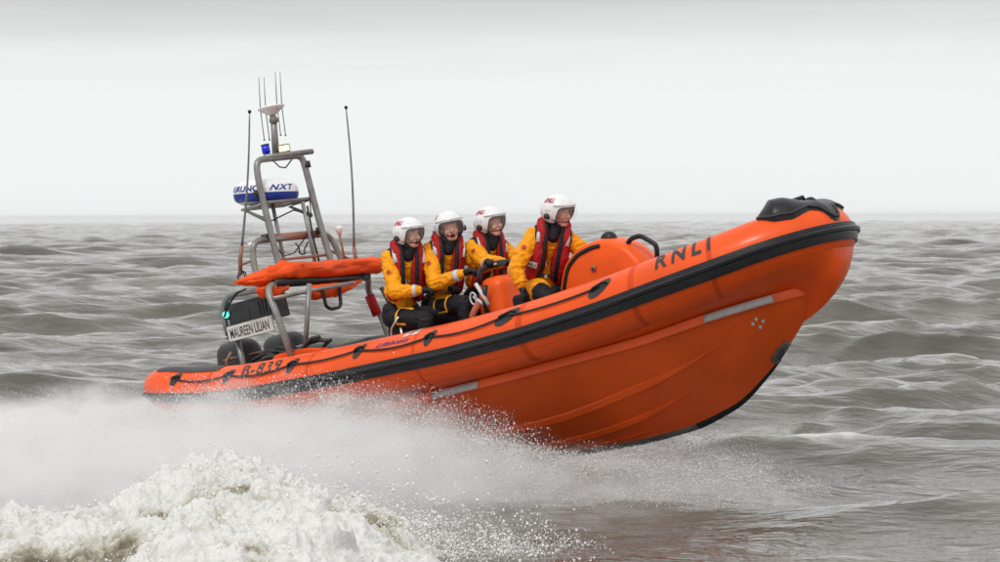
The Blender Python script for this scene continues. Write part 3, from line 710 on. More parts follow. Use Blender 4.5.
# --- side box, name board, lights and stern rail (starboard)
for sg in (-1,):
    f_ = lambda q: Vector((q[0], q[1]*-sg, q[2]))
    rot = Matrix.Identity(3)
    b = MB(); rounded_box(b, (.95, sg*.64, 1.84), (.72, .22, .26), .025, taper=.97); sbx = b.build('equipment_box', 'dark', boat, auto=40)
    b = MB()
    for k in range(4): b.box((1.08+.05*k, sg*.753, 1.98), (.022, .01, .14))
    b.box((.78, sg*.753, 1.95), (.30, .008, .1)); b.build('box_vent', 'ink', sbx, smooth=False)
    b = MB(); b.box((.92, sg*.77, 1.79), (.70, .018, .175)); nb = b.build('name_board', 'board', boat, smooth=False, bevel=.006)
    b = MB(); e_ = [(.572, 1.705), (1.268, 1.705), (1.268, 1.875), (.572, 1.875)]
    for k in range(4):
        a, c = e_[k], e_[(k+1) % 4]; b.tube([(a[0], sg*.781, a[1]), (c[0], sg*.781, c[1])], .0035, n=5)
    b.build('board_border', 'ink', nb)
    tx = text_mb('MAUREEN LILIAN', 1, lambda u, v: Vector((.615+.59*u if sg < 0 else 1.205-.59*u, sg*.7825, 1.735+.105*v)), offset=.012, cuts=0); tx.build('lettering', 'ink', nb, smooth=False)
    b = MB(); b.tube([(.60, sg*.7, 2.0), (.60, sg*.76, 2.0)], .055, n=14); nl_ = b.build('navigation_light', 'dark', boat)
    b = MB(); b.ell((.60, sg*.772, 2.0), .036, nu=14, nv=10); b.build('lens', 'greenlamp' if sg < 0 else mat('red_lamp', (.6, .02, .02), .3, emit=((1, .03, .02), 1.5)), nl_)
    b = MB(); b.tube(arc([(.52, sg*.72, 1.75), (.50, sg*.72, 2.07), (.66, sg*.74, 2.2), (1.15, sg*.8, 2.16), (1.36, sg*.86, 2.13)], rad=.14), .034, n=12); b.build('stern_rail', 'steel', boat)
    b = MB(); b.tube([(.62, sg*.7, 1.72), (.64, sg*.7, 1.2)], .03); b.build('rail_post', 'steel', boat)
    b = MB(); b.tube(arc([(.50, sg*.78, 1.25), (.46, sg*.78, 1.5), (.55, sg*.76, 1.6)], rad=.05), .016); b.build('rail_hook', 'brown', boat)
    b = MB(); b.tube([(.60, sg*.8, 1.98), (.7, sg*.82, 2.08), (.85, sg*.8, 2.19), (1.0, sg*.8, 2.2)], .013); b.build('stern_cable', 'rope', boat)
    b = MB(); b.tube([(.545+.028*math.cos(a), sg*.76, 1.80+.04*math.sin(a)) for a in np.linspace(.5, 5.2, 12)], .006, n=6); b.build('cable_loop', 'chrome', boat)
# clutter at the stern
b = MB()
for k in range(16):
    a = Vector((.75+random.random()*.8, -.82+random.random()*.5, 1.36+random.random()*.14)); pts = [a+Vector((.12*i-.2, .04*math.sin(i*1.3+k), .05*math.sin(i+k*.7))) for i in range(6)]
    b.tube(pts, .016+random.random()*.012, n=7)
b.build('hose_bundle', 'dark', boat)
b = MB(); rounded_box(b, (1.0, -.55, .9), (.7, .5, .5), .08, taper=.9); rounded_box(b, (1.15, .62, .9), (.7, .5, .58), .1, taper=.85); b.build('stern_locker', 'dark', boat, auto=50)
bag_obj([(1.30, -.92, 1.40), (1.4, -.9, 1.42), (1.7, -.9, 1.41), (2.0, -.92, 1.38), (2.1, -.92, 1.36)], [(.02, .01), (.09, .03), (.11, .035), (.09, .02), (.02, .01)], 'deck_cloth', 50, 20, .01, 3)

# --- seats and consoles
for x_, y_, L in ((2.78, -.34, .5), (2.95, .02, .5), (3.25, .36, .5), (4.42, -.22, .6)):
    b = MB(); rounded_box(b, (x_, y_, .86), (L, .3, .52), .06, taper=.9); st = b.build('seat', 'pod', boat, auto=50)
    b = MB(); rounded_box(b, (x_, y_, 1.37), (L*.95, .30, .10), .045); b.build('cushion', 'blackcloth', st, auto=50)
b = MB(); rounded_box(b, (3.74, .0, .86), (.42, .62, .86), .12, taper=.82, shear=.05); hc = b.build('helm_console', 'pod', boat, auto=60)
b = MB(); b.tube(arc([(3.74, -.30, 1.66), (3.74, -.30, 1.80), (3.76, -.1, 1.84), (3.78, .3, 1.86), (3.72, .34, 1.66)], rad=.06), .024, n=10); b.build('grab_bar', 'rubber', hc)
b = MB(); b.box((3.80, -.06, 1.84), (.16, .12, .06)); b.build('instrument', 'dark', hc, bevel=.012, smooth=False)
b = MB(); b.box((3.80, -.122, 1.84), (.11, .006, .02)); b.build('instrument_trim', 'reflect', hc, smooth=False)
b = MB(); b.tube([(3.84, -.36, 1.44), (3.74, -.37, 1.68)], .02, n=8); b.tube([(3.80, -.34, 1.42), (3.67, -.36, 1.56)], .016, n=8); b.tube([(3.67+.04*math.cos(a), -.37, 1.54+.06*math.sin(a)) for a in np.linspace(0, 6.0, 14)], .01, n=6)
b.build('throttle_lever', 'reflect', hc)
b = MB(); b.tube([(3.80, -.35, 1.32), (3.78, -.35, 1.48), (3.84, -.35, 1.64)], [.03, .02, .03], n=8); b.build('lever_gaiter', 'rubber', hc)
b = MB(); b.tube([(3.66, -.38, 1.15), (3.62, -.38, 1.38), (3.73, -.38, 1.48)], .035, n=10); b.build('ribbed_hose', mat('orange_hose', (.5, .14, .07), .6, bump=.8, bscale=70), hc)
b = MB(); b.tube(arc([(2.75, -.66, 1.25), (2.76, -.66, 1.42), (2.90, -.66, 1.53)], rad=.06), .013, n=8); b.tube([(2.88, -.64, 1.25), (2.88, -.64, 1.42)], .018); b.build('seat_rail', 'chrome', boat)
# forward pod with seal, cap, compass and rail
PP = [(4.72, 1.20), (4.78, 1.42), (4.88, 1.62), (5.0, 1.72), (5.12, 1.77), (5.34, 1.80), (5.50, 1.765), (5.66, 1.68), (5.77, 1.56), (5.83, 1.44), (5.87, 1.2)]
def pod_ring(ins):
    P = [Vector((a, 0, c)) for a, c in PP]; c0 = Vector((5.3, 0, 1.3)); return [c0+(q-c0)*(1-ins) for q in P]
def pod(i, j):
    yl = [(-.42, .99), (-.42, .5), (-.418, .2), (-.405, .10), (-.37, .04), (-.30, .0), (-.16, .0), (-.09, .04), (-.055, .10), (-.04, .99)][j]
    P = pod_ring(0)
    # resample smooth outline
    u = i/60*(len(P)-1); k = min(len(P)-2, int(u)); w = u-k
    g = lambda n_: P[max(0, min(len(P)-1, n_))]
    p0, p1, p2, p3 = g(k-1), g(k), g(k+1), g(k+2)
    q = .5*((2*p1)+(p2-p0)*w+(2*p0-5*p1+4*p2-p3)*w*w+(3*p1-p0-3*p2+p3)*w**3)
    c0 = Vector((5.3, 0, 1.3)); d_ = yl[1]
    q = c0+(q-c0)*(1-d_*(1 if d_ > .3 else .6))
    return Vector((q.x, yl[0]-.0, q.z))
b = MB(); b.grid(pod, 61, 10); fp_ = b.build('forward_pod', 'pod', boat, auto=50)
b = MB(); sp_ = []
for i in range(0, 33):
    q = pod(i, 5); c0 = Vector((5.3, 0, 1.3)); r_ = c0+(q-c0)*.86; sp_.append(Vector((r_.x+.01, -.424, r_.z)))
b.tube(sp_, .021, n=8, flat=.5); b.build('rubber_seal', 'rubber', fp_)
b = MB(); b.tube([(5.27, -.424, 1.53), (5.27, -.436, 1.53)], .03, n=14); b.build('filler_cap', 'brown', fp_)
b = MB(); b.tube([(5.27, -.436, 1.53), (5.27, -.440, 1.53)], .014, n=10); b.build('cap_bolt', 'ink', fp_)
b = MB(); b.ell((5.40, -.26, 1.77), (.088, .08, .085)); b.build('compass', 'rubber', fp_)
b = MB(); b.tube(arc([(5.62, -.30, 1.67), (5.68, -.30, 1.725), (5.80, -.30, 1.735), (5.96, -.30, 1.61), (5.955, -.30, 1.54), (5.90, -.30, 1.36)], rad=.05), .024, n=10); b.build('grab_rail', 'rubber', fp_)

# ================================================================== CREW
def person(P):
    """sits in boat coordinates; every part is parented to the continuous body mesh"""
    hip, neck, head = Vector(P['hip']), Vector(P['neck']), Vector(P['head'])
    up = (neck-hip).normalized(); ty = R(P['tyaw']); f = Vector((math.cos(ty), math.sin(ty), 0)); f = (f-up*f.dot(up)).normalized(); rt = f.cross(up)
    tp = lambda a, b_, c: neck+rt*a+f*b_+up*c            # torso frame, origin neck base
    sh = {-1: tp(-.175, .0, -.075), 1: tp(.175, .0, -.075)}     # 1 = right
    E, Hd, K, Ft = P['elbow'], P['hand'], P['knee'], P['foot']
    hy, hp = R(P['hyaw']), R(P.get('hpitch', -5)); hr = R(P.get('hroll', 0))
    HM = Matrix.Rotation(hy, 3, 'Z') @ Matrix.Rotation(-hp, 3, 'Y') @ Matrix.Rotation(hr, 3, 'X')
    hf, hl, hu = HM @ Vector((1, 0, 0)), HM @ Vector((0, 1, 0)), HM @ Vector((0, 0, 1))
    HS = 1.13
    hd = lambda a, b_, c: head+(hf*a+hl*b_)*HS+hu*c*1.0
    hf, hl, hu = hf, hl, hu
    ax = (hf*1.13, hl*1.13, hu*1.0)
    # --- body, one continuous surface, under the clothes
    b = MB()
    b.ell(hd(-.015, 0, .015), (.098, .076, .10), ax, 28, 18); b.ell(hd(.025, 0, -.035), (.076, .066, .10), ax, 28, 18)
    b.ell(hd(.062, 0, -.122), (.028, .028, .024), ax); b.cap(hd(.02, .045, -.09), .022, hd(.06, .018, -.125), .02); b.cap(hd(.02, -.045, -.09), .022, hd(.06, -.018, -.125), .02)
    b.cap(hd(.098, 0, -.005), .010, hd(.120, 0, -.047), .014); b.ell(hd(.108, .012, -.05), .010); b.ell(hd(.108, -.012, -.05), .010)
    for s_ in (-1, 1):
        b.ell(hd(.068, s_*.038, -.052), (.026, .026, .028), ax); b.cap(hd(.090, s_*.012, .022), .011, hd(.074, s_*.047, .022), .011)
        b.ell(hd(-.01, s_*.078, -.03), (.022, .010, .032), ax)
    ob_ = .012 if P.get('open') else .0
    b.cap(hd(.090, .02, -.083), .009, hd(.090, -.02, -.083), .009); b.cap(hd(.084, .018, -.098-ob_), .009, hd(.084, -.018, -.098-ob_), .009)
    b.cap(hd(-.02, 0, -.08), .055, neck+up*.0, .058)
    b.cap(tp(0, .0, -.08), .09, hip+up*.1, .085); b.cap(sh[-1], .055, sh[1], .055); b.ell(hip, (.10, .12, .09), (f, rt, up))
    for s_, k in ((-1, 'L'), (1, 'R')):
        b.cap(sh[s_], .048, E[k], .036); b.cap(E[k], .036, Hd[k], .026)
        b.cap(hip+rt*.09*s_, .075, K[k], .05); b.cap(K[k], .05, Ft[k], .036); b.cap(Ft[k], .035, Vector(Ft[k])+f*.14, .025)
    def hand(bb, k, s_, sc):
        w = Vector(Hd[k]); dr = (w-Vector(E[k])).normalized(); gd = Vector(P['grip'][k]).normalized()    # gd: direction the fingers reach
        gd = (gd*.7+dr*.6).normalized(); sd = gd.cross(Vector((0, 0, 1))); sd = sd.normalized() if sd.length > .05 else Vector((0, 1, 0)); dn = sd.cross(gd).normalized()
        if dn.z > 0: dn = -dn
        c = w+gd*.05
        bb.cap(w, .026*sc, w+gd*.03, .030*sc); 
        for q in (-1.5, -.5, .5, 1.5): bb.cap(w+gd*.025+sd*q*.012, .016*sc, w+gd*.085+sd*q*.020, .0135*sc)
        for q, ln in ((-1.5, .85), (-.5, 1.0), (.5, .95), (1.5, .75)):
            a0 = w+gd*.088+sd*q*.021; a1 = a0+(gd*.75+dn*.45).normalized()*.036*ln; a2 = a1+(gd*.1+dn).normalized()*.026*ln; a3 = a2+(-gd*.7+dn*.5).normalized()*.02*ln
            bb.cap(a0, .0115*sc, a1, .0105*sc, 10); bb.cap(a1, .0105*sc, a2, .0098*sc, 10); bb.cap(a2, .0098*sc, a3, .009*sc, 10)
        th0 = w+gd*.02+sd*.024*(-s_); th1 = th0+(gd*.6+sd*-s_*.5+dn*.6).normalized()*.04; th2 = th1+(gd*.9+dn*.5+sd*s_*.2).normalized()*.032
        bb.cap(th0, .016*sc, th1, .0135*sc, 10); bb.cap(th1, .0135*sc, th2, .0115*sc, 10)
    for s_, k in ((-1, 'L'), (1, 'R')): hand(b, k, s_, .72)
    body = remesh(b, .0055, 3)
    wm = boatM
    body_o = body.build('person', 'skin', None, origin=hip, fix=False)
    # pose with the boat's tilt: own transform, not a child of the boat
    body_o.matrix_world = wm @ Matrix.Translation(hip)
    par = body_o
    def part(mb, name, m, **kw):
        mb.v = [(a-hip.x, b_-hip.y, c-hip.z) for a, b_, c in mb.v]; return mb.build(name, m, par, **kw)
    # --- suit
    b = MB()
    b.cap(tp(0, -.01, -.10), .125, tp(0, -.02, -.30), .125); b.cap(tp(-.08, .0, -.14), .10, tp(.08, .0, -.14), .10); b.cap(tp(-.07, -.005, -.30), .115, tp(.07, -.005, -.30), .115)
    b.cap(tp(-.07, -.02, -.42), .12, tp(.07, -.02, -.42), .12); b.cap(tp(0, .0, -.38), .13, hip+up*.07, .14)
    if P.get('long'): b.cap(hip-rt*.08+up*.04, .145, hip+rt*.08+up*.04, .145); b.cap(hip+rt*.09, .125, hip*.55+Vector(K['R'])*.45+rt*.05, .118)
    b.cap(tp(0, -.02, -.0), .085, tp(0, -.01, .045), .072)
    for s_, k in ((-1, 'L'), (1, 'R')):
        b.cap(tp(.07*s_, -.02, -.04), .078, sh[s_], .082); b.cap(sh[s_], .086, sh[s_]*.45+Vector(E[k])*.55, .083); b.cap(sh[s_]*.45+Vector(E[k])*.55, .083, E[k], .073)
        w = Vector(Hd[k]); e = Vector(E[k]); b.cap(e, .073, e*.5+w*.5, .066); b.cap(e*.5+w*.5, .066, e*.12+w*.88, .046)
    part(remesh(b, .010, 4, .010, 11, P['seed']), 'drysuit_jacket', 'yellow')
    b = MB()
    b.cap(hip+rt*-.07+up*.06, .128, hip+rt*.07+up*.06, .128); b.ell(hip-up*.02, (.15, .18, .12), (f, rt, up))
    for s_, k in ((-1, 'L'), (1, 'R')):
        h0 = hip+rt*.095*s_; kk = Vector(K[k]); b.cap(h0, .108, h0*.4+kk*.6, .096); b.cap(h0*.4+kk*.6, .096, kk, .080); b.cap(kk, .080, Ft[k], .062)
    tr_o = part(remesh(b, .012, 4, .009, 10, P['seed']+4), 'trousers', 'blackcloth')
    b = MB()
    for k in 'LR': b.cap(Vector(Ft[k])+Vector((0, 0, .1)), .06, Ft[k], .052); b.cap(Ft[k], .05, Vector(Ft[k])+f*.16-Vector((0, 0, .02)), .042)
    part(remesh(b, .012, 3), 'boots', 'rubber')
    # pocket trim on the thighs
    for kind in P.get('pocket', ()):
        k, off, sh_ = kind; s_ = 1 if k == 'R' else -1
        h0 = hip+rt*.095*s_; kk = Vector(K[k]); dr = (kk-h0).normalized(); sd = (Vector((.45, -.85, .25))*1.0); sd = (sd-dr*sd.dot(dr)).normalized(); vv = sd.cross(dr).normalized()
        if vv.z < 0: vv = -vv
        c = h0+(kk-h0)*off
        def on(a, v_, lift=.003):
            v_ = v_*1.15; an = v_/.105; a *= 1.15; cen = h0+dr*((c-h0).dot(dr)+a); rr = float(np.interp((cen-h0).length/(kk-h0).length, [0, .6, 1], [.108, .096, .080]))
            return cen+(sd*math.cos(an)+vv*math.sin(an))*(rr+.012+lift)
        rects = [(-.12, .12, .062, .086), (-.10, .10, -.095, -.078), (-.11, -.09, -.095, .07), (.09, .11, -.095, .07), (-.11, .11, .040, .052)] if sh_ == 'square' else [(-.12, .11, .062, .088), (-.085, -.06, -.095, .07), (-.08, .06, -.095, -.075)]
        b = MB()
        for a0, a1, v0, v1 in rects:
            b.grid(lambda i, j: on(a0+(a1-a0)*i/8, v0+(v1-v0)*j/6), 9, 7)
        mb = b; mb.v = [(a-hip.x, b_-hip.y, c_-hip.z) for a, b_, c_ in mb.v]; mb.build('pocket_trim', 'trim', tr_o, solid=.006, fix=False)
    # --- gloves and cuffs
    for s_, k in ((-1, 'L'), (1, 'R')):
        b = MB(); hand(b, k, s_, 1.25); w = Vector(Hd[k]); e = Vector(E[k]); b.cap(e*.22+w*.78, .040, w, .033)
        part(remesh(b, .0065, 2), 'glove', 'glove')
        b = MB(); b.tube([e*.34+w*.66, e*.20+w*.80], [.062, .056], n=20, caps=False); part(b, 'cuff', 'reflect' if P.get('cuff') else 'yellow', solid=.006)
        # black harness loop over the shoulder
        b = MB(); sv = sh[s_]; ad_ = (Vector(E[k])-sv).normalized(); c0 = sv-rt*s_*.015
        u1 = (up*.8+rt*s_*.15); u1 = (u1-rt*u1.dot(rt)).normalized()
        b.tube([c0+(u1*math.cos(a)+f*math.sin(a))*.098 for a in np.linspace(R(-75), R(95), 16)], .014, n=8, flat=1.8); part(b, 'shoulder_strap', 'blackcloth')
        b = MB(); e1 = sv+(e-sv)*.52; dn_ = (e-sv).normalized(); sdv = Vector((.4, -.9, .1)); sdv = (sdv-dn_*sdv.dot(dn_)).normalized(); vv = sdv.cross(dn_)
        if s_ == 1:
            for r0, n0 in ((.020, 13), (.008, 9)):
                pts = [e1+(sdv*math.cos(a_)+vv*math.sin(a_))*.091+dn_*z_ for a_, z_ in ((r0*math.cos(g_)/.08, r0*1.2*math.sin(g_)) for g_ in np.linspace(0, 2*math.pi, n0))]
                b.tube(pts, .0038, n=5)
            part(b, 'arm_badge', 'redink')
    # --- lifejacket: collar and two lobes
    b = MB()
    fo = [(-.0, -.125, -.02, .045)]
    LB = 1.22 if P.get('badge') else 1.0
    for s_ in (-1, 1):
        ch = [(.0, -.125, .02, .046), (.080*s_, -.10, .04, .050), (.115*s_, -.02, .065, .056), (.112*s_, .07, -.01, .056), (.108*s_, .115, -.10, .050), (.11*s_, .125, -.22, .066*LB), (.12*s_, .115, -.33, .076*LB), (.125*s_, .095, -.43, .070*LB)]
        for i in range(len(ch)-1):
            a, c = ch[i], ch[i+1]; b.cap(tp(*a[:3]), a[3], tp(*c[:3]), c[3]); 
            b.cap(tp(a[0]-.022*s_, a[1], a[2]), a[3]*.8, tp(c[0]-.022*s_, c[1], c[2]), c[3]*.8)
    b.cap(tp(0, -.12, -.03), .04, tp(0, -.13, -.20), .05)
    lj = part(remesh(b, .008, 4, .004, 14, P['seed']+8), 'lifejacket', 'red')
    def ljp(mb, name, m, **kw):
        mb.v = [(a-hip.x, b_-hip.y, c-hip.z) for a, b_, c in mb.v]; return mb.build(name, m, lj, **kw)
    for s_ in (-1, 1):
        ch = [(.065*s_, -.10, .095), (.09*s_, -.02, .122), (.085*s_, .085, .05), (.078*s_, .164, -.08), (.072*s_, .198, -.2), (.074*s_, .205, -.33), (.10*s_, .165, -.45)]
        b = MB(); b.tube([tp(*q) for q in arc(ch, rad=.05)], .013, n=8, flat=1.7); ljp(b, 'harness_strap', 'blackcloth')
        ch = [(.145*s_, .045, .040), (.150*s_, .10, -.015), (.145*s_, .145, -.085)]
        b = MB(); b.tube([tp(*q) for q in ch], .013, n=8, flat=2.0); ljp(b, 'reflective_patch', 'reflect')
        b = MB(); b.cap(tp(.17*s_, .03, .0), .018, tp(.165*s_, .14, -.16), .02); ljp(b, 'red_edge', 'red')
    b = MB(); b.tube([tp(.10*math.cos(a), .14+.06*math.sin(a), -.40) for a in np.linspace(-.3, math.pi+.3, 10)], .016, n=8); ljp(b, 'waist_belt', 'blackcloth')
    b = MB(); b.box(tp(0, .205, -.40), (.035, .05, .035)); b.box(tp(.03, .19, -.28), (.02, .03, .05)); ljp(b, 'buckle', 'chrome', smooth=False, bevel=.004)
    if P.get('badge'):
        b = MB(); n_ = (rt*.38+f*.92).normalized(); u_ = (rt*-.92+f*.38).normalized()
        u_ = (u_-n_*u_.dot(n_)).normalized(); v_ = n_.cross(u_); 
        if v_.z < 0: v_ = -v_
        base = tp(.150, .115, -.30)+n_*.092
        b.add([base+u_*a*.068+v_*c*.027 for a, c in ((-1, -1), (1, -1), (1, 1), (-1, 1))], [(0, 1, 2, 3)]); ljp(b, 'badge_panel', 'reflect', solid=.006, smooth=False)
        ljp(text_mb('RNLI', 1, lambda u, v: base+n_*.005+u_*((u-.5)*.115)*1+v_*((v-.5)*.036), offset=.02, cuts=0), 'lettering', 'ink', smooth=False)
    # --- neck seal
    b = MB(); b.cap(neck-up*.03, .10, hd(-.02, 0, -.11), .088); b.cap(hd(.0, 0, -.125), .070, tp(0, .07, -.04), .06); part(remesh(b, .009, 4, .004, 16, P['seed']), 'neck_warmer', 'blackcloth')
    # --- helmet
    nu, nv = 96, 56
    ph_ = lambda i: -math.pi+2*math.pi*i/nu
    def hp_(i, j, r_=1.0):
        a = ph_(i)
        # lower edge by azimuth: high over the face, low at the ears and nape
        aa = abs(math.degrees(a))
        lowe = float(np.interp(aa, [0, 40, 52, 60, 68, 80, 110, 125, 180], [14, 13, 8, -16, -42, -50, -47, -40, -40]))
        el = math.pi/2-(math.pi/2-R(lowe))*(j/nv)
        x_ = .174*math.cos(el)*math.cos(a); y_ = .150*math.cos(el)*math.sin(a); z_ = .150*math.sin(el)
        if a == a and x_ < 0: x_ *= 1.03
        sgn = 1+.012*math.exp(-(y_/.014)**2)*(1 if z_ > .05 else 0)
        return head+HM @ Vector((x_*r_*sgn+(-.006), y_*r_*sgn, z_*r_*sgn+.012))
    b = MB(); b.grid(lambda i, j: hp_(i, j, 1.04), nu, nv+1, closeu=True); b.grid(lambda i, j: hp_(i, j, .95), nu, nv+1, closeu=True)
    b.grid(lambda i, j: hp_(i, nv, 1.04-.09*j), nu, 2, closeu=True)
    hm = part(b, 'helmet', 'helmet', auto=55)
    def hpart(mb, name, m, **kw):
        mb.v = [(a-hip.x, b_-hip.y, c-hip.z) for a, b_, c in mb.v]; return mb.build(name, m, hm, **kw)
    b = MB(); b.tube([hp_(i, nv, 1.005) for i in range(nu)], .0075, n=8, closed=True); hpart(b, 'edge_trim', 'dark')
    def vis(i, j):
        a = R(-72+144*i/30); el = R(20-52*j/12); rr = 1.12+.05*math.sin(math.pi*j/12)
        q = Vector((.174*math.cos(el)*math.cos(a)*rr, .150*math.cos(el)*math.sin(a)*1.08, .150*math.sin(el)*rr+.012)); return head+HM @ q
    b = MB(); b.grid(vis, 31, 13); hpart(b, 'visor', 'visor', solid=.003)
    b = MB(); b.tube([vis(i, 0) for i in range(31)], .006, n=6); hpart(b, 'visor_rim', 'reflect')
    for s_ in (-1, 1):
        b = MB(); c = hd(-.018, s_*.126, -.035); b.tube([c, c+hl*s_*.030], [.032, .027], n=16); hpart(b, 'ear_vent', 'ink')
        b = MB(); c = hd(-.005, s_*.132, .02); b.box(c, (.045, .012, .014), HM); hpart(b, 'visor_pivot', 'dark', smooth=False)
        def em(u, v, s_=s_):
            a = R(s_*-1*(-118+48*u) if s_ > 0 else -(118-48*u)); el = R(32+22*v); k = 1.052
            a = s_*abs(a) if True else a
            uu = u if s_ < 0 else 1-u
            a = s_*R(122-52*uu)
            return head+HM @ Vector((.174*math.cos(el)*math.cos(a)*k*1.02-.006, .150*math.cos(el)*math.sin(a)*k, .150*math.sin(el)*k+.012))
        hpart(text_mb('RNLI', 1, em, offset=.05, cuts=1, shear=.2), 'lettering', 'redink', smooth=False)
    b = MB(); c = hd(-.01, -.12, -.05); b.tube([c, hd(.06, -.105, -.09), hd(.115, -.04, -.095), hd(.12, -.015, -.09)], .005, n=6); b.ell(hd(.122, -.012, -.088), (.012, .012, .012)); hpart(b, 'microphone', 'ink')
    # chin strap
    b = MB(); b.tube([hd(.0, -.10, -.07), hd(.03, -.066, -.125), hd(.05, 0, -.150), hd(.03, .066, -.125), hd(.0, .10, -.07)], .008, n=6, flat=1.6); hpart(b, 'chin_strap', 'ink')
    # --- face details
    for s_ in (-1, 1):
        b = MB(); b.ell(hd(.079, s_*.030, .002), (.012, .013, .0085), ax, 14, 10); part(b, 'eye', 'eye')
        b = MB(); b.ell(hd(.0885, s_*.030, .001), (.004, .0062, .0062), ax, 10, 8); part(b, 'iris', 'iris')
        b = MB(); b.tube([hd(.096, s_*.014, .024), hd(.094, s_*.03, .030), hd(.080, s_*.05, .024)], .0042, n=6); part(b, 'eyebrow', 'hair')
    if P.get('open'):
        b = MB(); b.ell(hd(.091, 0, -.096), (.012, .021, .015), ax); part(b, 'mouth', 'mouth')
        b = MB(); b.tube([hd(.094+.006*math.cos(a), .023*math.sin(a), -.096+.017*math.cos(a)) for a in np.linspace(0, 2*math.pi, 20, endpoint=False)], .0045, n=6, closed=True); part(b, 'lips', 'lip')
    else:
        b = MB(); b.tube([hd(.094, .022, -.092), hd(.101, .008, -.089), hd(.101, -.008, -.089), hd(.094, -.022, -.092)], .0055, n=6, flat=1.3); part(b, 'lips', 'lip')
    label(body_o, P['label'], 'person', 'lifeboat crew')
    return body_o
V3 = Vector
person(dict(hip=(2.66, -.36, 1.54), neck=(2.92, -.37, 2.175), head=(3.0, -.36, 2.345), tyaw=-30, hyaw=-6, hpitch=-8, seed=1, open=1, cuff=1,
    elbow=dict(R=V3((2.92, -.66, 1.78)), L=V3((3.0, -.06, 1.80))), hand=dict(R=V3((3.16, -.52, 1.74)), L=V3((3.22, -.16, 1.72))), grip=dict(R=(1, .1, -.2), L=(1, -.3, 0)),
    knee=dict(R=V3((3.22, -.62, 1.44)), L=V3((3.25, -.18, 1.45))), foot=dict(R=V3((3.1, -.66, .93)), L=V3((3.15, -.2, .93))), pocket=(('R', .52, 'open'),),
    label='rearmost crew member in white helmet, mouth open, yellow arm resting on dark trousers'))
person(dict(hip=(2.88, .0, 1.54), neck=(3.17, -.01, 2.165), head=(3.24, .0, 2.335), tyaw=-34, hyaw=-40, hpitch=-3, seed=2, open=1, cuff=1,
    elbow=dict(R=V3((3.20, -.36, 1.78)), L=V3((3.42, .22, 1.86))), hand=dict(R=V3((3.58, -.29, 1.82)), L=V3((3.70, -.08, 1.88))), grip=dict(R=(1, .1, -.1), L=(1, -.4, 0)),
    knee=dict(R=V3((3.52, -.34, 1.52)), L=V3((3.55, .1, 1.5))), foot=dict(R=V3((3.42, -.36, .93)), L=V3((3.45, .1, .93))), pocket=(('R', .55, 'square'),),
    label='crew member facing the camera, mouth open, both black gloves on the grab bar'))
person(dict(hip=(3.16, .34, 1.52), neck=(3.43, .34, 2.125), head=(3.50, .35, 2.30), tyaw=-20, hyaw=-3, hpitch=-4, seed=3,
    elbow=dict(R=V3((3.58, .04, 1.90)), L=V3((3.62, .55, 1.84))), hand=dict(R=V3((3.80, .08, 1.84)), L=V3((3.82, .32, 1.86))), grip=dict(R=(1, .1, -.1), L=(1, -.3, 0)),
    knee=dict(R=V3((3.72, .2, 1.45)), L=V3((3.72, .55, 1.45))), foot=dict(R=V3((3.62, .2, .93)), L=V3((3.6, .55, .93))),
    label='crew member with closed mouth on the far side, between the grabbing and the foremost one'))
person(dict(hip=(4.44, -.22, 1.50), neck=(4.76, -.27, 1.995), head=(4.86, -.25, 2.165), tyaw=-42, hyaw=-2, hpitch=-14, seed=4, badge=1, long=1,
    elbow=dict(R=V3((4.52, -.66, 1.71)), L=V3((4.98, -.02, 1.66))), hand=dict(R=V3((4.56, -.68, 1.50)), L=V3((5.02, -.16, 1.50))), grip=dict(R=(.5, 0, -1), L=(1, -.3, 0)),
    knee=dict(R=V3((4.78, -.6, 1.35)), L=V3((4.86, .05, 1.4))), foot=dict(R=V3((4.6, -.55, .93)), L=V3((4.7, .05, .93))),
    label='foremost crew member behind the orange forward pod, lettered badge on the red lifejacket'))

#@@SPRAY@@
# ================================================================== WASH, SPRAY
# breaking wash in the foreground: a real heap of foam
nx_, ny_ = 620, 560
gx = np.linspace(-5.6, .9, nx_); gy = np.linspace(14.6, 22.2, ny_)
GX, GY = np.meshgrid(gx, gy, indexing='xy')
crest = np.interp(gx, [-5.6, -4.6, -3.84, -3.08, -2.54, -2.3, -2.0, -1.7, -1.3, -.92, -.6, -.23, .2, .9],
                  [-.16, -.12, -.06, .06, .22, .345, .37, .345, .25, .12, .02, -.08, -.28, -.6])[None, :]
yc = 20.4+.35*fbm(GX*.6, 0, 3., 2)
front = np.exp(-(np.clip(yc-GY, 0, 9)/4.2)**2); back = np.exp(-(np.clip(GY-yc, 0, 9)/.55)**2)
side_ = np.clip((.30-.22*(20.4-GY)+.35*fbm(GX*1.3, GY*1.3, 50., 3)-GX)/1.3, 0, 1)
side_ = side_*side_*(3-2*side_)
H0 = (crest+.22)*front*back*side_ + crest.clip(-1, 0)*(1-side_) - .22*(1-side_*.85) - .22*(1-back)
lump = 0; amp = .17; sc = .95
for k in range(6):
    wx = .35/sc*fbm(GX*sc*1.3, GY*sc*1.3, 20.+k, 1); wy = .35/sc*fbm(GX*sc*1.3, GY*sc*1.3, 30.+k, 1)
    n_ = fbm((GX+wx)*sc+7*k, (GY+wy)*sc*.75, .3*k, 1); lump = lump+amp*(2.4*np.abs(n_)-.45); amp *= .60; sc *= 2.1
env = (front*back*side_)**.7
foamZ = H0+lump*env*(.85+.4*fbm(GX*.7, GY*.7, 40., 2))
sx_ = .10*fbm(GX*3.1, GY*3.1, 8., 3)*env; sy_ = .16*fbm(GX*2.7+5, GY*2.7, 12., 3)*env - foamZ.clip(0, 1)*.25*back
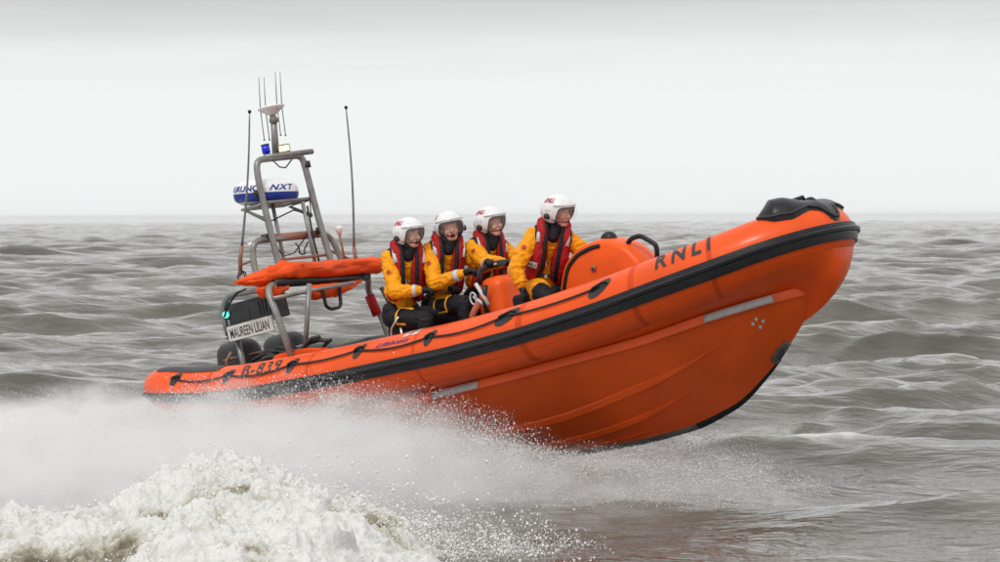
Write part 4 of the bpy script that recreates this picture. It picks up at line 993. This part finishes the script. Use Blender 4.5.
# the torn lip: spiky crest
lip = np.exp(-((GY-yc+.1)/.28)**2)*side_*np.clip(crest+.1, 0, 1)
foamZ = foamZ+lip*(.09*np.abs(fbm(GX*5, GY*4, 1., 3))+.03*np.clip(fbm(GX*19, GY*15, 4., 2), 0, 1)**1.2)
V = np.stack([GX+sx_, GY+sy_, foamZ], -1).reshape(-1, 3)
fmz = bpy.data.materials.new('white_water'); fmz.use_nodes = True; t = fmz.node_tree; p = t.nodes['Principled BSDF']
tcn = N(t, 'ShaderNodeTexCoord')
n1 = N(t, 'ShaderNodeTexNoise'); n1.inputs['Scale'].default_value = 1.5; n1.inputs['Detail'].default_value = 9; n1.inputs['Roughness'].default_value = .68
n2 = N(t, 'ShaderNodeTexNoise'); n2.inputs['Scale'].default_value = 16; n2.inputs['Detail'].default_value = 6; n2.inputs['Roughness'].default_value = .7
v1 = N(t, 'ShaderNodeTexVoronoi'); v1.inputs['Scale'].default_value = 30
for q in (n1, n2, v1): t.links.new(tcn.outputs['Object'], q.inputs['Vector'])
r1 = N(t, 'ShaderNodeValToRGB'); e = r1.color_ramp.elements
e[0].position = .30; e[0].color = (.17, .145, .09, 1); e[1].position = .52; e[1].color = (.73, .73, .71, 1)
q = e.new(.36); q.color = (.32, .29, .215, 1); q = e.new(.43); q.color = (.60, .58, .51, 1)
at = N(t, 'ShaderNodeAttribute'); at.attribute_name = 'thick_crease_shade'
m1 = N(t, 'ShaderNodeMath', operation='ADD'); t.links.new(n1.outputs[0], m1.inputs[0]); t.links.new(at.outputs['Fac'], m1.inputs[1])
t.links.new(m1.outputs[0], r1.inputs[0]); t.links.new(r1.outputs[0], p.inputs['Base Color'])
mr = N(t, 'ShaderNodeMapRange'); mr.inputs[1].default_value = .32; mr.inputs[2].default_value = .48; mr.inputs[3].default_value = .08; mr.inputs[4].default_value = .45
t.links.new(m1.outputs[0], mr.inputs[0]); t.links.new(mr.outputs[0], p.inputs['Roughness'])
p.inputs['Subsurface Weight'].default_value = .0
b1_ = N(t, 'ShaderNodeBump'); b1_.inputs['Strength'].default_value = .7; b1_.inputs['Distance'].default_value = .04
b2_ = N(t, 'ShaderNodeBump'); b2_.inputs['Strength'].default_value = .35; b2_.inputs['Distance'].default_value = .012; b2_.invert = True
t.links.new(n2.outputs[0], b1_.inputs['Height']); t.links.new(v1.outputs[0], b2_.inputs['Height']); t.links.new(b1_.outputs[0], b2_.inputs['Normal']); t.links.new(b2_.outputs[0], p.inputs['Normal'])
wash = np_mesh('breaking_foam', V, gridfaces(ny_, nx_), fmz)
th_ = (.34*fbm(GX*.9, GY*.7, 3.3, 4)+.10*fbm((GX+GY*.3)*3.5, (GY-GX*.3)*1.2, 6.6, 4) - .09*np.clip((-2.5-GX)/1.2, 0, 1) + .75*np.clip(lump, -.2, .2) + .035 + .10*lip - .05*back*np.exp(-((GX+1.9)/.7)**2-((GY-19.6)/.5)**2)).astype(np.float32)  # thin foam browner; low folds darkened too, crease shade put into the colour
fa = wash.data.attributes.new('thick_crease_shade', 'FLOAT', 'POINT'); fa.data.foreach_set('value', th_.ravel())
label(wash, 'churned white breaking foam heaped in the foreground, left of the bow wave', 'foam', kind='stuff')

# droplets
def drops(name, P, r, m, lab):
    n = len(P); base = np.array([(1, 1, 1), (1, -1, -1), (-1, 1, -1), (-1, -1, 1)])/1.3
    A = rs.normal(size=(n, 3, 3)); Q, _ = np.linalg.qr(A)
    st = np.ones((n, 1, 3)); st[:, 0, 2] = rs.uniform(.7, 1.8, n)
    Vv = np.einsum('nij,kj->nki', Q, base)*r[:, None, None]*st + P[:, None, :]
    F = np.array([(0, 1, 2), (0, 3, 1), (0, 2, 3), (1, 3, 2)])[None]+4*np.arange(n)[:, None, None]
    o = np_mesh(name, Vv.reshape(-1, 3), F.reshape(-1, 3), m, smooth=True)
    label(o, lab, 'spray', kind='stuff'); return o
dmw = mat('foam_droplet', (.92, .92, .90), .4, var=.03)
dm = mat('water_droplet', (.86, .86, .85), .25, var=.05); 
# thrown off the breaking lip
n = 15000
u = rs.uniform(-3.0, .25, n); cz = np.interp(u, gx, crest[0])
pp = rs.exponential(.045, n)*(.5+1.4*np.clip(np.interp(u, [-3, -2.2, -1.6, -.9, -.3, .3], [.5, .6, 1.1, 1.6, 1.2, .4]), 0, 2))
cl = fbm(u*5, pp*9, 0., 3); keep = cl > -.12
pp = pp*1.35
P = np.stack([u+rs.normal(0, .05, n)+pp*.5, 20.2+rs.normal(0, .35, n), np.maximum(cz, -.02)+.04+pp*.9], -1)[keep]
n = 36000
ii = rs.integers(0, len(V), n); w_ = (env*side_).ravel()[ii]; ok = rs.random(n) < np.clip(w_*1.2+.05, 0, 1)*np.where(np.abs(V[ii, 1]-20.2) < .8, 1, .55)
Q = V[ii][ok]+np.stack([rs.normal(0, .02, ok.sum()), rs.normal(0, .02, ok.sum()), rs.exponential(.020, ok.sum())*np.where(V[ii][ok][:, 1] > 19.4, 1.9, 1.)], -1)
# strings of torn water on the right edge of the heap
SS = []
for _ in range(420):
    x0 = rs.uniform(-2.2, .5); z0 = float(np.interp(x0, gx, crest[0]))+.04; y0 = 20.2+rs.normal(0, .5); vx, vz = rs.uniform(.3, 1.6), rs.uniform(.4, 1.6)*(.75+.5*(x0 > -1.4)); m_ = rs.integers(12, 50)
    tt_ = rs.uniform(0, .30, m_); jj = rs.normal(0, .010+.02*rs.random(), (m_, 3))
    SS.append(np.stack([x0+vx*tt_, y0-.6*tt_, np.maximum(z0, -.05)+vz*tt_-4.9*tt_**2], -1)+jj)
SS = np.concatenate(SS); P = np.concatenate([P, Q, SS])
drops('foam_droplets', P, rs.gamma(2.0, .0017, len(P)).clip(.0013, .011), dmw, 'white droplets thrown up from the crest of the foreground foam')
# fine spray torn off the hull side
def env_top(x): return np.interp(x, [-9, -6, -4, -2.6, -1.6, -.6, .1, .6, 1.2, 1.9, 2.4, 2.9], [.66, .74, .82, .95, .98, .86, .66, .46, .42, .40, .34, .12])
n = 330000
x_ = rs.uniform(-6.5, 3.0, n)
x_ = np.where(rs.random(n) < .55, rs.uniform(-3.2, 2.5, n), x_)
y_ = 22.9+rs.beta(1.3, 2.0, n)*5.5; z_ = env_top(x_)*rs.beta(1.15, 1.5, n)*1.12
z_ -= np.clip(23.4-y_, 0, 1)*.6
cl = fbm(x_*1.6+z_*1.2, y_*.8, z_*3.2, 3)+.5*fbm(x_*5, y_*2, z_*7, 2)
keep = (cl > rs.uniform(-.45, .35, n)) & (z_ > -.1)
P = np.stack([x_, y_, z_], -1)[keep]
JT = []
for _ in range(2600):
    xo = rs.uniform(-2.6, 1.9); v0 = rs.uniform(.35, 1.0)*2.9*float(np.interp(xo, [-2.6, 0, 1.2, 1.9], [1.15, 1.05, .75, .6])); vy = -rs.uniform(.4, 3.6); T_ = rs.uniform(.12, .5); m_ = rs.integers(25, 110)
    a0 = rs.uniform(0, .3); tt_ = a0+T_*rs.random(m_); sp_ = (.006+.045*tt_)*rs.uniform(.5, 1.5)
    JT.append(np.stack([xo-4.2*tt_, 25.8-.35*(xo+.5)+vy*tt_, .05+v0*tt_-4.9*tt_**2+.12], -1)+rs.normal(0, 1, (m_, 3))*sp_[:, None])
JT = np.concatenate(JT); JT = JT[(JT[:, 2] > -.1) & (JT[:, 2] < 1.1*env_top(JT[:, 0])+.05)]
P = np.concatenate([P, JT])
# keep it outside the hull
Bi = np.array(boatM.inverted()); L = P @ Bi[:3, :3].T + Bi[:3, 3]
inside = (L[:, 0] > .4) & (L[:, 0] < 7.3) & (np.abs(L[:, 1]) < 1.0) & (L[:, 2] > -.2)
P = P[~inside]
drops('hull_spray', P, rs.gamma(2.0, .0011, len(P)).clip(.0012, .008), dm, 'fine grey spray droplets hanging along the lower starboard side of the boat')
# mist: a cloud of water dust
mz = bpy.data.materials.new('spray_mist'); mz.use_nodes = True; t = mz.node_tree; t.nodes.clear()
mo = N(t, 'ShaderNodeOutputMaterial'); pv = N(t, 'ShaderNodeVolumePrincipled'); pv.inputs['Color'].default_value = (.996, .996, .996, 1); pv.inputs['Anisotropy'].default_value = .1
t.links.new(pv.outputs[0], mo.inputs['Volume'])
tcn = N(t, 'ShaderNodeTexCoord'); sx = N(t, 'ShaderNodeSeparateXYZ'); t.links.new(tcn.outputs['Object'], sx.inputs[0])
def mth(op, a, b_=None, c=None, clamp=False):
    n_ = N(t, 'ShaderNodeMath', operation=op); n_.use_clamp = clamp
    for i, v in enumerate((a, b_, c)):
        if v is None: continue
        if isinstance(v, (int, float)): n_.inputs[i].default_value = v
        else: t.links.new(v, n_.inputs[i])
    return n_.outputs[0]
mpn = N(t, 'ShaderNodeMapping'); mpn.inputs['Rotation'].default_value = (0, R(-24), 0); mpn.inputs['Scale'].default_value = (.8, .8, 1.7)
t.links.new(tcn.outputs['Object'], mpn.inputs[0])
nn = N(t, 'ShaderNodeTexNoise'); nn.inputs['Scale'].default_value = 1.25; nn.inputs['Detail'].default_value = 4; nn.inputs['Roughness'].default_value = .6
t.links.new(mpn.outputs[0], nn.inputs['Vector'])
fcv = N(t, 'ShaderNodeFloatCurve'); cm = fcv.mapping; c_ = cm.curves[0]
xs_ = [-9, -6, -4, -2.6, -1.6, -.6, .1, .6, 1.2, 1.9, 2.4, 2.9, 4.5]; ys_ = list(env_top(np.array(xs_[:-1])))+[0]
while len(c_.points) > 2: c_.points.remove(c_.points[0])
for k, (a, b_) in enumerate(zip(xs_, ys_)):
    X_ = (a+9)/13.5
    if k == 0: c_.points[0].location = (0, b_)
    elif k == len(xs_)-1: c_.points[1].location = (1, 0)
for a, b_ in list(zip(xs_, ys_))[1:-1]: c_.points.new((a+9)/13.5, b_)
cm.update()
t.links.new(mth('DIVIDE', mth('ADD', sx.outputs['X'], 9.), 13.5), fcv.inputs['Value'])
nn2 = N(t, 'ShaderNodeTexNoise'); nn2.inputs['Scale'].default_value = 3.4; nn2.inputs['Detail'].default_value = 5; nn2.inputs['Roughness'].default_value = .65
t.links.new(mpn.outputs[0], nn2.inputs['Vector'])
nz_ = mth('ADD', mth('MULTIPLY', mth('SUBTRACT', nn.outputs[0], .5), 1.0), mth('MULTIPLY', mth('SUBTRACT', nn2.outputs[0], .5), .45))
hh = mth('ADD', fcv.outputs[0], nz_)
dz = mth('DIVIDE', mth('SUBTRACT', hh, sx.outputs['Z']), .55, clamp=True)
dz = mth('MULTIPLY', dz, dz)
ys0 = N(t, 'ShaderNodeMapRange'); ys0.inputs[1].default_value = -1.5; ys0.inputs[2].default_value = .1; ys0.inputs[3].default_value = 20.7; ys0.inputs[4].default_value = 22.3
t.links.new(sx.outputs['X'], ys0.inputs[0])
yf = mth('DIVIDE', mth('SUBTRACT', mth('ADD', sx.outputs['Y'], nz_), ys0.outputs[0]), 1.5, clamp=True)
yb = mth('DIVIDE', mth('SUBTRACT', 29.6, sx.outputs['Y']), 1.5, clamp=True)
xe = mth('DIVIDE', mth('SUBTRACT', mth('ADD', 3.1, nz_), sx.outputs['X']), .9, clamp=True)
dn = mth('MULTIPLY', mth('MULTIPLY', dz, yf), mth('MULTIPLY', yb, xe))
xd_ = N(t, 'ShaderNodeMapRange'); xd_.inputs[1].default_value = -3.2; xd_.inputs[2].default_value = .4; xd_.inputs[3].default_value = 3.2; xd_.inputs[4].default_value = 1.6
t.links.new(sx.outputs['X'], xd_.inputs[0])
ct = N(t, 'ShaderNodeMapRange'); ct.inputs[1].default_value = .38; ct.inputs[2].default_value = .62; ct.inputs[3].default_value = .12; ct.inputs[4].default_value = 2.0
t.links.new(nn2.outputs[0], ct.inputs[0])
t.links.new(mth('MULTIPLY', mth('MULTIPLY', dn, ct.outputs[0]), xd_.outputs[0]), pv.inputs['Density'])
try: mz.cycles.volume_step_rate = 1.0
except Exception: pass
b = MB(); b.box((-2.8, 25.1, .58), (11.6, 9.4, 1.5))
o = b.build('spray_cloud', mz, None, smooth=False); label(o, 'soft pale mist of spray round the lower stern and side of the boat', 'spray', kind='stuff')

hz = bpy.data.materials.new('sea_haze'); hz.use_nodes = True; t = hz.node_tree; t.nodes.clear()
mo = N(t, 'ShaderNodeOutputMaterial'); pv = N(t, 'ShaderNodeVolumePrincipled'); pv.inputs['Color'].default_value = (.99, .99, .99, 1); pv.inputs['Density'].default_value = .00003
t.links.new(pv.outputs[0], mo.inputs['Volume'])
b = MB(); b.box((0, 0, 1.9), (19400, 19400, 7.2)); o = b.build('haze', hz, None, smooth=False); label(o, None, None, kind='stuff')
